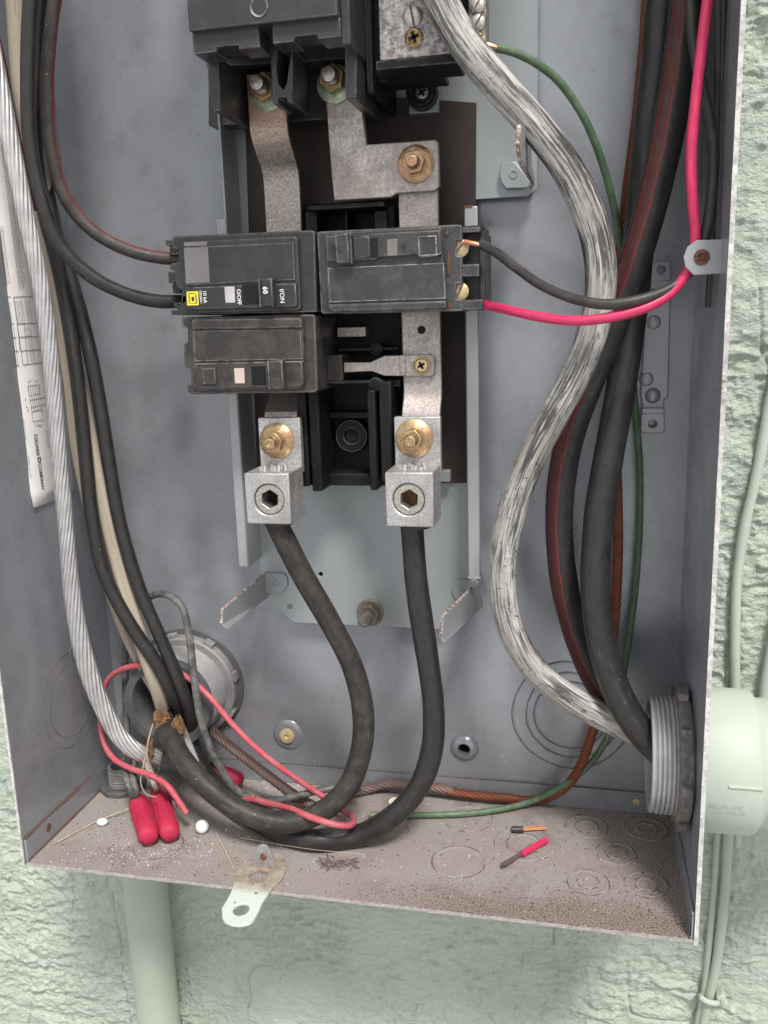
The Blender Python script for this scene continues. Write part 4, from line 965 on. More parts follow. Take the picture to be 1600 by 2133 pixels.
# --- 50
b50 = Thing('circuit_breaker', 'scuffed black breaker embossed 50 with two exposed brass terminal screws', 'circuit breaker', P(820, 655, -.04))
b50.add('body', MB().ppx([(660, 487), (664, 482), (958, 467), (963, 471), (963, 500), (950, 500), (951, 532), (963, 534), (963, 589), (950, 590), (950, 622), (963, 624), (964, 645), (960, 648), (672, 654), (668, 650)], YF+.0015, -.020), MAT['brk_mid'], bevel=.0007)
f5 = b50.add('face', MB().ppx([(676, 488), (682, 484), (916, 471), (921, 476), (930, 640), (924, 645), (690, 652), (683, 646)], YF-.0012, YF+.002), MAT['brk_mid'], bevel=.0008, seg=3)
n5 = b50.add('nose', MB().ppx([(678, 491), (917, 478), (922, 528), (908, 534), (872, 537), (866, 530), (790, 535), (784, 541), (680, 545)], YF-.0036, YF), MAT['brk_mid'], bevel=.0008, seg=3)
b50.add('panel', MB().ppx([(682, 558), (925, 547), (929, 622), (686, 630)], YF-.0020, YF), MAT['brk_mid'], under=f5, bevel=.0003)
b50.add('bottom_ridge', MB().ppx([(686, 634), (928, 626), (931, 638), (926, 643), (692, 650), (687, 645)], YF-.0034, YF), MAT['brk_mid'], under=f5, bevel=.0012, seg=3)
h5 = b50.add('handle', MB().ppx([(697, 486), (724, 484), (729, 548), (701, 550)], YF-.0085, YF-.001), MAT['brk_mid'], bevel=.0008)
for x in (719, 727): b50.add('ridge', MB().pb(x, 485, x+6, 549, YF-.0080 + (x-719)*.0002, YF-.002), MAT['brk_mid'], under=h5, bevel=.0005)
b50.add('handle_slot', MB().pb(771, 496, 787, 537, YF-.0037, YF-.002), MAT['dark'], under=n5)
b50.add('slider', MB().ppx([(735, 492), (770, 490), (772, 536), (738, 541)], YF-.0046, YF), MAT['brk_mid'], under=n5, bevel=.0008)
b50.add('window', MB().pb(806, 498, 828, 533, YF-.0041, YF-.002), MAT['green_window'], under=n5, bevel=.0003)
o = [P(x, y, YF-.0040) for x, y in ((870, 492), (909, 490), (911, 532), (872, 534))]; i = [P(x, y, YF-.0040) for x, y in ((873, 495), (906, 493), (908, 529), (875, 531))]
b50.add('notch', MB().plate([o, i], (0, .0006, 0)), MAT['brk_mid'], under=n5, bevel=.0002)
for t in (6, 11):
    o = [P(870+t+4, 491+t, YF-.0038), P(909-t-4, 490+t, YF-.0038), P(910-t-4, 532-t, YF-.0038), P(872+t+4, 533-t, YF-.0038)]; i = [P(872+t+4, 493+t, YF-.0038), P(907-t-4, 492+t, YF-.0038), P(908-t-4, 530-t, YF-.0038), P(874+t+4, 531-t, YF-.0038)]
    b50.add('logo', MB().plate([o, i], (0, .0003, 0)), MAT['ghost'], under=n5)
rtext(b50, '50', 714, 527, YF-.0086, 9, 'ghost', h5, True, depth=.0004); rtext(b50, 'OFF', 846, 527, YF-.0037, 8, 'ghost', n5, True, depth=.0004); rtext(b50, 'ON', 696, 527, YF-.0037, 8, 'ghost', n5, True, depth=.0004)
b50.add('terminal_well', MB().pb(948, 470, 1008, 646, YF+.014, -.024), MAT['brk_mid'], bevel=.0006)
for (a, b, c_, d_) in ((962, 473, 1000, 484), (962, 550, 998, 576), (963, 624, 1006, 645)): b50.add('terminal_wall', MB().pb(a, b, c_, d_, YF+.0022, -.026), MAT['brk_mid'], bevel=.0006)
b50.add('terminal_wall', MB().pb(1000, 480, 1011, 640, YF+.010, -.026), MAT['brk_mid'], bevel=.0006)
for (px, py, a) in ((958, 517, .85), (958, 607, 1.15)):
    slot_head(b50, px, py, YF+.0050, .0044, 'brass', a, None, h=.0012)
for q in ([(934, 524, YF+.0012), (935, 545, YF+.0012), (934, 572, YF+.0012)], [(931, 474, YF+.0012), (931, 492, YF+.0012)], [(936, 630, YF+.0012), (937, 645, YF+.0012)]): b50.add('rust_streak', MB().tube(spline([P(*a) for a in q], .0012), .0007, 6, wob=1.2), MAT['rust'])
# the stack's far side walls seen in the gap

# ================================================================== cables
def cable(name, label, cat, spec, r, mat, sides=18, zmin=None, wob=.06, ph=0.0, start=None, step=.003, group=None):
    p = spline(way(spec, zmin), step)
    if zmin is not None:
        m = (p[:, 1] < -.001) & (p[:, 2] < zmin); p[m, 2] = zmin
    return single(name, MB().tube(p, r, sides, wob=wob, ph=ph, start=start), MAT[mat], label, cat, smooth=60, group=group)
def stranded(name, label, cat, spec, r, rs, n, pitch, mats, zmin=None, splay=None, start=None, step=.0022):
    """twisted strands, each a part of its own"""
    p = spline(way(spec, zmin), step); fr = frames(p, start)
    L = np.concatenate([[0], np.cumsum(np.linalg.norm(np.diff(p, axis=0), axis=1))])
    t = Thing(name, label, cat, p[np.argmin(p[:, 2])])
    R_ = np.full(len(p), r - rs)
    if splay is not None: R_ = R_ * np.interp(L / L[-1], *splay)
    for k in range(n):
        q = []
        for i in range(len(p)):
            a = 2*math.pi*(k / n + L[i] / pitch); q.append(p[i] + R_[i]*(fr[i][0]*math.cos(a) + fr[i][1]*math.sin(a)))
        mat = mats if isinstance(mats, str) else mats[k % len(mats)]
        t.add('strand', MB().tube(np.array(q), rs, 7), MAT[mat], smooth=70)
    t.add('core', MB().tube(p, max(.0006, r - 1.7*rs), 8), MAT[mats if isinstance(mats, str) else mats[0]], smooth=70)
    return t
# heavy feeders looping from the lugs over the floor into the hub
cable('feeder_cable', 'thick dusty black cable from the dark-socketed lug, looping over the floor', 'cable',
      [(568, 1075, -.068), (590, 1118, -.067), (632, 1200, -.064), (690, 1300, -.062), (735, 1390, -.060), (756, 1480, -.060), (753, 1560, -.061), (724, 1640, -.066), (668, 1692, -.073), (594, 1714, -.079), (512, 1694, -.080), (440, 1646, -.076), (385, 1588, -.068), (352, 1530, -.054), (343, 1490, -.034), (350, 1462, -.008), (362, 1450, .010)], .0061, 'rubber_brown', 24, zmin=.0068)
cable('feeder_cable', 'thick black cable from the dirt-clogged lug, passing under the other loop', 'cable',
      [(857, 1078, -.068), (860, 1120, -.066), (866, 1200, -.065), (878, 1290, -.064), (892, 1380, -.063), (903, 1470, -.062), (900, 1560, -.062), (872, 1640, -.064), (812, 1705, -.066), (740, 1742, None, .0066), (660, 1750, None, .0066), (590, 1736, None, .0066), (520, 1700, None, .0068), (462, 1655, None, .010), (418, 1596, -.030), (385, 1520, -.026), (375, 1480, -.014), (385, 1462, .008)], .0061, 'rubber', 24, zmin=.0061)
# worn neutral and the two service cables by the side wall
cable('neutral_cable', 'fat worn neutral cable with silvery cream streaks curving toward the threaded connector', 'cable',
      [(895, -60, -.086), (918, 0, -.086), (965, 85, -.086), (1040, 178, -.085), (1120, 268, -.083), (1190, 365, -.081), (1235, 470, -.079), (1252, 570, -.077), (1240, 670, -.075), (1205, 770, -.073), (1150, 872, -.071), (1100, 970, -.069), (1062, 1080, -.067), (1046, 1185, -.066), (1058, 1290, -.065), (1105, 1385, -.063), (1180, 1450, -.060), (1262, 1496, -.055), (1340, 1530, -.053), (1430, 1555, -.053), (1475, 1565, -.055)], .0072, 'neutral', 26, wob=.05)
cable('service_cable', 'thick black service cable with a double red stripe behind the worn neutral', 'cable',
      [(1437, -60, -.056), (1430, 0, -.056), (1416, 120, -.056), (1397, 245, -.057), (1372, 365, -.058), (1342, 480, -.058), (1305, 590, -.056), (1266, 700, -.052), (1222, 810, -.046), (1185, 920, -.041), (1167, 1030, -.038), (1166, 1130, -.037), (1180, 1240, -.037), (1210, 1345, -.038), (1258, 1440, -.042), (1330, 1515, -.050), (1400, 1553, -.056), (1470, 1570, -.058)], .0074, 'rubber_stripe', 24, ph=0)
cable('service_cable', 'thick plain black service cable entering the threaded connector in front', 'cable',
      [(1388, -60, -.042), (1380, 0, -.042), (1370, 120, -.041), (1356, 245, -.040), (1345, 360, -.039), (1333, 480, -.039), (1322, 590, -.041), (1308, 710, -.044), (1290, 830, -.048), (1268, 950, -.052), (1248, 1080, -.055), (1240, 1200, -.058), (1248, 1310, -.060), (1275, 1415, -.063), (1318, 1500, -.066), (1370, 1560, -.068), (1430, 1590, -.069), (1480, 1600, -.069)], .0076, 'rubber', 24)
# bare copper ground
stranded('ground_wire', 'bare twisted copper ground wire dropping behind the service cables to the floor', 'wire',
         [(1352, -60, -.026), (1349, 0, -.026), (1342, 100, -.025), (1328, 240, -.023), (1311, 370, -.021), (1298, 480, -.019), (1287, 600, -.019), (1279, 730, -.018), (1280, 880, -.017), (1286, 1030, -.016), (1287, 1150, -.016), (1281, 1280, -.016), (1266, 1400, -.016), (1236, 1520, -.018), (1200, 1612, -.016), (1165, 1650, -.012), (1115, 1667, None, .0032), (1030, 1661, -.0060), (970, 1654, -.0060), (930, 1648, -.0060)], .0029, .0011, 7, .030, 'strand_cu', zmin=.0032)
stranded('ground_wire', 'dull greenish twisted copper wire running along the floor from the hub', 'wire',
         [(398, 1470, .006), (415, 1490, -.008), (445, 1525, -.024), (500, 1570, -.034), (560, 1617, -.036), (620, 1660, -.034), (672, 1684, None, .0040), (722, 1672, -.016), (768, 1644, -.0065), (800, 1634, -.0055), (850, 1636, -.0055), (900, 1641, -.0055), (945, 1648, -.0055)], .0032, .00122, 7, .028, 'strand_cu_dull', zmin=.0032)
cable('ground_wire', 'green insulated ground wire arching from the neutral bar down to the dusty floor', 'wire',
      [(1034, 100, -.066), (1062, 106, -.064), (1105, 124, -.060), (1160, 165, -.053), (1208, 230, -.046), (1243, 305, -.039), (1268, 385, -.031), (1286, 470, -.023), (1300, 580, -.016), (1312, 700, -.012), (1322, 830, -.010), (1332, 960, -.010), (1333, 1080, -.010), (1324, 1220, -.010), (1304, 1370, -.011), (1276, 1510, -.012), (1240, 1578, -.013), (1190, 1626, -.016), (1110, 1668, None, .0060), (1030, 1688, None, .0028), (950, 1696, None, .0024), (860, 1698, None, .0024), (770, 1698, None, .0024)], .0019, 'wire_green_pale', 14, zmin=.0020)
cable('ground_wire', 'stiff pale green wire stub hooked round behind the dusty feeder', 'wire',
      [(412, 1592, -.014), (428, 1580, -.016), (446, 1584, -.019), (462, 1602, -.022), (468, 1630, -.026), (474, 1656, -.030), (500, 1668, -.034), (540, 1668, -.034), (580, 1678, None, .010)], .0021, 'wire_green_pale', 14, zmin=.0022)
single('wire_end', MB().tube(spline([P(1012, 93, -.067), P(1024, 97, -.067), P(1036, 101, -.066)], .002), .0014, 8), MAT['copper_new'], 'bare copper end of the green wire clamped in the ground strip', 'wire')
# circuit wires of the 50 breaker
cable('circuit_wire', 'black wire from the brass screw of the 50 breaker, tucked behind the clip', 'wire',
      [(1000, 508, -.063), (1028, 522, -.066), (1075, 557, -.072), (1130, 595, -.082), (1195, 622, -.091), (1262, 634, -.095), (1330, 625, -.094), (1390, 604, -.090), (1430, 573, -.087), (1458, 530, -.087), (1474, 470, -.087), (1484, 390, -.086), (1486, 310, -.084), (1474, 230, -.081), (1455, 150, -.077), (1443, 70, -.074), (1440, 0, -.073), (1438, -60, -.073)], .0023, 'wire_black', 14)
cable('circuit_wire', 'bright pink-red wire from the 50 breaker rising along the side wall', 'wire',
      [(998, 631, -.048), (1008, 634, -.058), (1060, 646, -.076), (1130, 661, -.087), (1200, 668, -.093), (1270, 661, -.094), (1340, 643, -.093), (1395, 612, -.090), (1432, 565, -.088), (1448, 500, -.0885), (1443, 420, -.090), (1440, 330, -.090), (1446, 240, -.089), (1458, 130, -.087), (1468, 50, -.086), (1474, 0, -.086), (1480, -60, -.086)], .0023, 'wire_pink', 16)
single('wire_end', MB().tube(spline([P(968, 503, -.0635), P(985, 507, -.0645), P(1006, 511, -.064)], .002), .0012, 8), MAT['copper_new'], 'bare copper tip under the brass screw of the 50 breaker', 'wire')
for k, dx in enumerate((0, 16)):
    cable('circuit_wire', ['slim black wire pressed into the corner of the box behind the pink-red wire', 'second slim black wire in the corner of the box, hugging the side sheet'][k], 'wire',
          [(1498 + dx*.55, -60, -.075), (1497 + dx*.55, 100, -.074), (1494 + dx*.5, 250, -.073), (1490 + dx*.4, 400, -.072), (1484 + dx*.3, 520, -.070), (1476 + dx*.2, 640, -.067)], .0017, 'wire_black', 12)
# cables on the other side
stranded('aluminium_cable', 'bare silvery twisted aluminium cable sweeping down past the paper label', 'cable',
         [(-50, -40, -.092), (-20, 90, -.092), (22, 295, -.090), (52, 440, -.087), (86, 600, -.082), (106, 750, -.077), (119, 900, -.072), (135, 1070, -.067), (151, 1240, -.061), (176, 1370, -.057), (208, 1460, -.054), (250, 1535, -.051), (290, 1568, -.048), (330, 1578, -.040)], .0046, .00135, 11, .115, 'strand_al', splay=([0, .7, .85, 1], [1, 1, 1.35, 1.2]))
cable('branch_wire', 'dark grey insulated wire bending into the lower terminal of the 60 breaker', 'wire',
      [(68, -50, -.088), (64, 0, -.088), (58, 150, -.087), (62, 290, -.086), (85, 410, -.084), (122, 505, -.080), (180, 568, -.074), (255, 609, -.066), (325, 627, -.056), (385, 628, -.046)], .0036, 'rubber', 18)
cable('branch_wire', 'red-marked grey wire bending into the upper terminal of the 60 breaker', 'wire',
      [(126, -50, -.070), (114, 0, -.070), (103, 90, -.069), (98, 200, -.068), (108, 320, -.066), (138, 415, -.062), (195, 482, -.057), (270, 522, -.051), (330, 536, -.046), (385, 540, -.042)], .0034, 'rubber_red', 18, ph=.6)
cable('branch_wire', 'black wire dropping beside the aluminium cable into the round hub', 'wire',
      [(84, -50, -.060), (78, 100, -.060), (72, 280, -.062), (90, 430, -.063), (118, 540, -.062), (142, 660, -.060), (162, 800, -.058), (177, 940, -.056), (191, 1070, -.055), (216, 1190, -.054), (268, 1295, -.052), (330, 1388, -.048), (366, 1460, -.040), (382, 1500, -.026), (388, 1500, -.008), (392, 1490, .010)], .0040, 'rubber', 18)
cable('branch_wire', 'black wire dropping through the grey wire arch into the hub', 'wire',
      [(92, -50, -.052), (88, 150, -.053), (92, 350, -.056), (118, 490, -.058), (150, 590, -.057), (180, 700, -.055), (206, 830, -.053), (228, 970, -.051), (250, 1090, -.050), (288, 1220, -.048), (335, 1330, -.046), (378, 1430, -.043), (402, 1505, -.034), (408, 1520, -.018), (410, 1505, .008)], .0040, 'rubber', 18)
cable('neutral_wire', 'dirty cream insulated neutral wire running down between the black wires', 'wire',
      [(22, -50, -.066), (30, 0, -.066), (45, 180, -.064), (76, 320, -.060), (101, 430, -.056), (120, 540, -.053), (143, 690, -.050), (172, 840, -.048), (202, 980, -.047), (232, 1120, -.047), (264, 1240, -.047), (298, 1345, -.046), (328, 1435, -.042), (346, 1488, -.030), (356, 1480, -.012), (366, 1470, .008)], .0046, 'cream', 18)
cable('neutral_wire', 'dull beige wire half hidden behind the dark wires near the paper label', 'wire',
      [(20, -50, -.050), (34, 100, -.050), (58, 300, -.050), (84, 450, -.050), (112, 600, -.050), (132, 720, -.049), (144, 800, -.048), (158, 930, -.046), (178, 1030, -.043), (215, 1190, -.040), (265, 1330, -.036), (330, 1450, -.024), (352, 1470, .004)], .0030, 'cream', 14)
cable('branch_wire', 'slim dark maroon wire beside the top of the aluminium cable', 'wire',
      [(-40, -60, -.080), (-14, 50, -.080), (6, 130, -.079), (22, 220, -.077), (44, 320, -.074), (70, 440, -.070)], .0017, 'wire_maroon', 12)
cable('loose_wire', 'thin grey-coated wire arching up over the hub and snaking along the floor', 'wire',
      [(268, 1640, -.030), (266, 1560, -.026), (262, 1450, -.024), (262, 1350, -.026), (276, 1280, -.030), (308, 1245, -.036), (345, 1238, -.042), (378, 1262, -.047), (394, 1325, -.051), (404, 1410, -.053), (420, 1505, -.053), (452, 1588, -.051), (498, 1650, -.048), (548, 1672, -.046), (610, 1660, -.042), (680, 1644, -.036), (735, 1640, -.030), (752, 1642, -.028)], .0022, 'wire_grey', 14, zmin=.0022)
cable('loose_wire', 'faded red wire crossing the hub mouth and hooking round the dusty feeder', 'wire',
      [(389, 1694, -.070), (372, 1668, -.068), (348, 1636, -.064), (318, 1616, -.060), (270, 1600, -.056), (232, 1575, -.050), (212, 1530, -.042), (210, 1470, -.036), (222, 1420, -.034), (252, 1395, -.036), (300, 1386, -.040), (350, 1392, -.039), (395, 1414, -.041), (440, 1455, -.044), (490, 1515, -.046), (550, 1572, -.046), (620, 1624, -.043), (680, 1664, -.040), (720, 1692, -.044), (735, 1704, -.058), (730, 1719, -.076), (700, 1718, -.083), (650, 1703, -.083), (604, 1684, -.072), (560, 1674, -.062), (522, 1664, -.054), (492, 1672, -.046)], .0018, 'wire_red', 14, zmin=.0021)

cable('loose_wire', 'thin black wire trailing from the hub to the floor under the grey arch', 'wire',
      [(410, 1490, -.012), (428, 1530, -.030), (446, 1580, -.040), (476, 1632, -.042), (520, 1662, -.040), (590, 1664, -.036), (650, 1676, None, .0024), (700, 1690, None, .0020)], .0014, 'wire_black', 10, zmin=.0014)
cable('loose_wire', 'hair-thin dark strand drooping from the hub past the mud clumps', 'wire',
      [(360, 1500, -.030), (352, 1540, -.044), (336, 1580, -.056), (330, 1622, -.062), (345, 1650, -.064), (372, 1672, None, .0008)], .0006, 'wire_black', 6, zmin=.0006)
cable('loose_wire', 'fine grey strand looping beside the tan capped wire', 'wire',
      [(318, 1540, -.046), (300, 1590, -.054), (293, 1630, -.062), (305, 1655, -.066), (325, 1660, -.066)], .0004, 'wire_tan', 6)
cable('loose_wire', 'short dark splayed strand at the aluminium cable end', 'wire',
      [(322, 1500, -.040), (312, 1530, -.050), (306, 1570, -.054), (312, 1600, -.056)], .0005, 'wire_tan', 6)

# ================================================================== fittings
hub = Thing('conduit_hub', 'round grey conduit hub with notched locknut fixed to the back sheet', 'conduit fitting', (CN[0], 0, CN[2]-.037))
ax = (0, -1, 0)
hub.add('gasket', MB().lathe([(.0375, 0), (.0372, .0014), (.0310, .0018), (.0300, 0)], CN, ax, 64), MAT['pvc_dark'], smooth=40)
lk = hub.add('locknut', MB().lathe([(.0338, .0015), (.0338, .0075), (.0325, .0085), (.0285, .0085), (.0280, .0015)], CN, ax, 64), MAT['pvc_light'], smooth=30)
for k in range(8):
    a = k * math.pi / 4 + .25; d = np.array((math.cos(a), 0, math.sin(a))); t = np.array((-math.sin(a), 0, math.cos(a)))
    c = CN + d * .0338 + np.array((0, -.0018, 0))
    hub.add('lug', MB().prism([c - t*.0035, c + t*.0035, c + t*.003 + d*.0022, c - t*.003 + d*.0022], (0, -.006, 0)), MAT['pvc_light'], under=lk, bevel=.0004)
prof = [(.0282, .004)]
for k in range(7): prof += [(.0290, .0095 + k*.0030), (.0276, .0110 + k*.0030)]
prof += [(.0285, .0315), (.0283, .0330), (.0240, .0335), (.0232, .0320), (.0230, -.004)]
hub.add('sleeve', MB().lathe(prof, CN, ax, 64, close=False), MAT['pvc_light'], smooth=35)
hub.add('bushing', MB().lathe([(.0288, .0290), (.0292, .0325), (.0285, .0352), (.0235, .0352), (.0226, .0330), (.0224, .0100)], CN, ax, 64, close=False), MAT['pvc_dark'], smooth=35)
hub.add('pipe', MB().lathe([(.0230, .006), (.0229, -.0125), (.0001, -.0126)], CN, ax, 48, close=False), MAT['dark'])

con = Thing('threaded_connector', 'grey threaded conduit connector with cast locknut through the side sheet', 'conduit fitting', (W, -.060, .035))
CC = np.array((W, -.060, .0695)); axc = (-1, 0, 0)
prof = [(.0296, -.004), (.0296, .0035)]
for k in range(5): prof += [(.0301, .0068 + k*.0023), (.0301, .0076 + k*.0023), (.0287, .0084 + k*.0023), (.0288, .0087 + k*.0023)]
prof += [(.0297, .0184), (.0295, .0198), (.0265, .0200), (.0256, .0180), (.0256, -.004)]
con.add('thread', MB().lathe(prof, CC, axc, 72, close=False), MAT['pvc'], smooth=40)
mbn = MB().lathe([(.0345, .0012), (.0350, .0022), (.0348, .0058), (.0330, .0072), (.0292, .0074), (.0292, .0012)], CC, axc, 64); ln = con.add('locknut', mbn, MAT['cast'], smooth=30)
for k in range(8):
    a = k * math.pi / 4 + .1; d = np.array((0, math.cos(a), math.sin(a))); t = np.array((0, -math.sin(a), math.cos(a)))
    c = CC + d * .0344 + np.array((-.0016, 0, 0)); con.add('lug', MB().prism([c - t*.006, c + t*.006, c + t*.0045 + d*.0034, c - t*.0045 + d*.0034], (-.0052, 0, 0)), MAT['cast'], under=ln, bevel=.0008)
cpl = Thing('pipe_coupling', 'mint-painted pipe coupling with embossed lettering outside the box', 'pipe fitting', (W+.02, -.058, .031))
C2 = np.array((W + TH + .0002, -.058, .0680)); axo = (1, 0, 0)
cp = cpl.add('hub', MB().lathe([(.0300, 0), (.0362, 0), (.0366, .0010), (.0366, .0265), (.0358, .0285), (.0330, .0305), (.0320, .0330)], C2, axo, 80), MAT['mint'], smooth=40)
cpl.add('pipe', MB().lathe([(.0322, .0300), (.0328, .036), (.0328, .10)], C2, axo, 64), MAT['mint'], smooth=40)
for sgn in (-1, 1):
    a = -.30; cpl.add('rib', MB().tube(spline([C2 + np.array((.013 + .005*k, -.0363*math.cos(.12), .0363*math.sin(.12))) for k in range(4)], .003), .0011, 8), MAT['mint'], under=cp) if sgn > 0 else None
def cyl_text(s, x, ang0, h):
    """embossed letters wrapped round the coupling"""
    m_ = text_mb(s, (0, 0, 0), (1, 0, 0), (0, 1, 0), h, 0, .02); R_ = .0368; out = []
    for (tx, ty, _) in m_.v:
        a = ang0 + ty / R_; out.append((C2[0] + x + tx, C2[1] - R_*math.cos(a), C2[2] + R_*math.sin(a)))
    m_.v = out; cpl.add('lettering', m_, MAT['mint'], under=cp, smooth=0)
cyl_text('CELLEX ARE', .0035, -.20, .0022); cyl_text('KO TULAT', .0070, -.30, .0022)
# small conduit end standing in the floor
nip = Thing('conduit_nipple', 'short grey threaded conduit end standing up from the floor corner', 'conduit fitting', PZ(255, 1640, 0))
c = np.array(PZ(258, 1640, 0)); prof = [(.0086, 0)]
for k in range(6): prof += [(.0091, .0035 + k*.0019), (.0083, .0044 + k*.0019)]
prof += [(.0088, .0160), (.0072, .0162), (.0070, .002), (.0001, .0019)]
nip.add('thread', MB().lathe(prof, c, EZ, 36, close=False), MAT['pvc_light'], smooth=35)
nip.add('locknut', MB().lathe([(.0150, 0), (.0152, .0030), (.0140, .0038), (.0080, .0038)], c, EZ, 10), MAT['pvc_dark'], smooth=20, bevel=.0004)
# painted conduit under the box
cnd = Thing('painted_conduit', 'mint-painted vertical conduit pipe running down the wall below the box', 'pipe', (.0135, -.008, -.30))
cnd.add('pipe', MB().lathe([(.0150, 0), (.0150, .2978)], (.0135, -.0080, -.30), EZ, 64), MAT['mint_pipe'], smooth=40)
# painted cables on the wall
cable('painted_cable', 'mint-painted cable running up the stucco above the pipe coupling', 'cable', [(1650, 640, .009), (1606, 830, .009), (1578, 980, .009), (1553, 1090, .009), (1537, 1190, .009), (1532, 1300, .009), (1533, 1470, .009), (1540, 1640, .009), (1534, 1760, .009)], .0029, 'mint', 16, wob=.15)
cable('painted_cable', 'thin mint-painted cable near the pipe coupling end, close to the wall', 'cable', [(1640, 1150, .008), (1610, 1330, .008), (1592, 1440, .008), (1585, 1560, .008), (1570, 1640, .009)], .0026, 'mint', 16, wob=.15)
cable('painted_cable', 'thick mint-painted cable hanging below the coupling through the wall clip', 'cable', [(1528, 1640, .004), (1518, 1740, .004), (1512, 1840, .005), (1502, 1940, .006), (1490, 2020, .007), (1474, 2090, .008), (1462, 2150, .008), (1450, 2230, .008)], .0030, 'mint_pipe', 16, wob=.1)
cable('painted_cable', 'thinner mint-painted cable beside the thick one, below the coupling', 'cable', [(1506, 1640, .007), (1496, 1740, .007), (1490, 1830, .008), (1482, 1920, .009), (1474, 2000, .009), (1466, 2070, .010), (1452, 2140, .010)], .0022, 'mint_pipe', 14, wob=.1)
wc = Thing('cable_clip', 'small mint-painted plastic clip strapping the cables to the wall', 'cable clip', P(1485, 2090, .008))
wc.add('strap', MB().tube(spline([P(1460, 2072, .011), P(1461, 2078, .004), P(1472, 2086, .0025), P(1488, 2090, .003), P(1500, 2088, .008), P(1512, 2088, .010)], .0015), .0017, 8), MAT['mint'])
wc.add('ear', MB().ppx([(1492, 2078), (1508, 2072), (1514, 2082), (1508, 2096), (1496, 2098)], .006, .014), MAT['mint'], bevel=.001)
wc.add('nail', MB().lathe([(.0016, 0), (.0013, .0012)], P(1505, 2085, .006), (0, -1, 0), 12), MAT['mint_pipe'])

# ================================================================== wire connectors, offcuts, litter
def cap(label, a, b, r, ribs=True):
    a = np.array(a); b = np.array(b); d = b - a; L = np.linalg.norm(d)
    t = Thing('wire_nut', label, 'wire connector', (b[0], b[1], max(0, b[2] - r)), 'red wire connectors')
    prof = [(r*.70, 0), (r*.92, L*.03), (r*1.05, L*.14), (r*1.04, L*.26), (r*.90, L*.42), (r*.90, L*.58), (r*1.02, L*.74), (r*1.0, L*.88), (r*.86, L*.96), (r*.5, L*.995), (r*.02, L)]
    sh = t.add('shell', MB().lathe(prof, a, d, 36), MAT['redcap'], smooth=60)
    if ribs:
        e = np.cross(d, (0, 0, 1)); e /= np.linalg.norm(e); f = np.cross(d/L, e)
        for k in range(14):
            an = 2*math.pi*k/14; dr = e*math.cos(an) + f*math.sin(an)
            t.add('rib', MB().tube(spline([a + d*.22 + dr*r*1.0, a + d*.5 + dr*r*.93, a + d*.8 + dr*r*.98], .004), r*.075, 5), MAT['redcap'], under=sh)
    return t
def seat(p, z): return np.array(PZ(p[0], p[1], z))
cap('red rubber wire cap holding two grey wires, lying on the dusty floor', seat((287, 1668), .0100), seat((312, 1748), .0066), .0060, True)
cap('ribbed red wire cap on a tan wire, lying beside the twin', seat((330, 1650), .0108), seat((356, 1742), .0066), .0060)
cap('red wire cap lying on its side near the back flange', P(416, 1590, -.014), P(505, 1628, -.018), .0052, False)
for k, (dx, m_) in enumerate(((0, 'wire_grey'), (14, 'wire_grey'))):
    cable('capped_wire', ['frayed grey wire going into the smooth red cap', 'second grey wire pushed into the smooth red cap'][k], 'wire', [(258 + dx*1.4, 1596, -.050), (262 + dx, 1618, -.056), (272 + dx*.8, 1648, -.062), (284 + dx*.25, 1668, None, .0100), (291 + dx*.1, 1688, None, .0092)], .0021, m_, 12)
cable('capped_wire', 'tan wire running into the ribbed red cap', 'wire', [(300, 1580, -.048), (312, 1606, -.054), (322, 1632, -.060), (330, 1651, None, .0108), (335, 1672, None, .0098)], .0021, 'wire_tan', 12)
# balls
def ball(label, px, py, r, sq=(1, 1, 1), z=None, mat='white'):
    c = seat((px, py), r * sq[2]); single('white_ball', MB().sphere(c, r, 24, 14, sq, .015), MAT[mat], label, 'ball', smooth=80, group='white balls on the floor')
ball('round white ball on the floor in front of the dusty feeder', 421, 1722, .0040)
ball('flattened white pellet resting by a straw in the corner of the floor', 213, 1712, .0030, (1.15, 1, .7))
ball('white ball half hidden behind the dusty feeder loop', 517, 1682, .0042)
scr = Thing('white_plug', 'open ivory plastic plug lying behind the thick black feeder', 'plug', PZ(822, 1686, 0))
c = np.array(PZ(822, 1686, 0)); scr.add('cup', MB().lathe([(.0020, .0004), (.0036, .0012), (.0040, .0036), (.0041, .0062), (.0032, .0062), (.0028, .0045), (.0001, .0043)], c, (.15, -.25, 1), 8, close=False), MAT['ivory'], smooth=20)
# offcuts
def offcut(label, a, m, b, mat, r=.0019):
    t = Thing('wire_offcut', label, 'wire offcut', (m[0], m[1], 0)); 
    t.add('insulation', MB().tube(spline([a, (a+m)/2, m], .002), r, 12), MAT[mat], smooth=50)
    d = (b - m) / np.linalg.norm(b - m)
    for k in range(9):
        off = np.array((random.uniform(-1, 1), random.uniform(-1, 1), random.uniform(-.4, .9))) * r * .62
        t.add('strand', MB().tube(spline([m - d*.002 + off*.8, (m+b)/2 + off*1.1, b + off*1.5 + d*random.uniform(-.0015, .001)], .002), .00042, 6), MAT['copper_new' if mat == 'wire_black' else 'strand_cu_dull'])
offcut('short black wire offcut with a bright copper end lying on the floor', seat((1066, 1728), .0020), seat((1090, 1728), .0020), seat((1132, 1725), .0020), 'wire_black')
offcut('short red wire offcut with frayed dull strands lying on the floor', seat((1138, 1750), .0022), seat((1086, 1780), .0021), seat((1048, 1806), .0018), 'wire_pink')
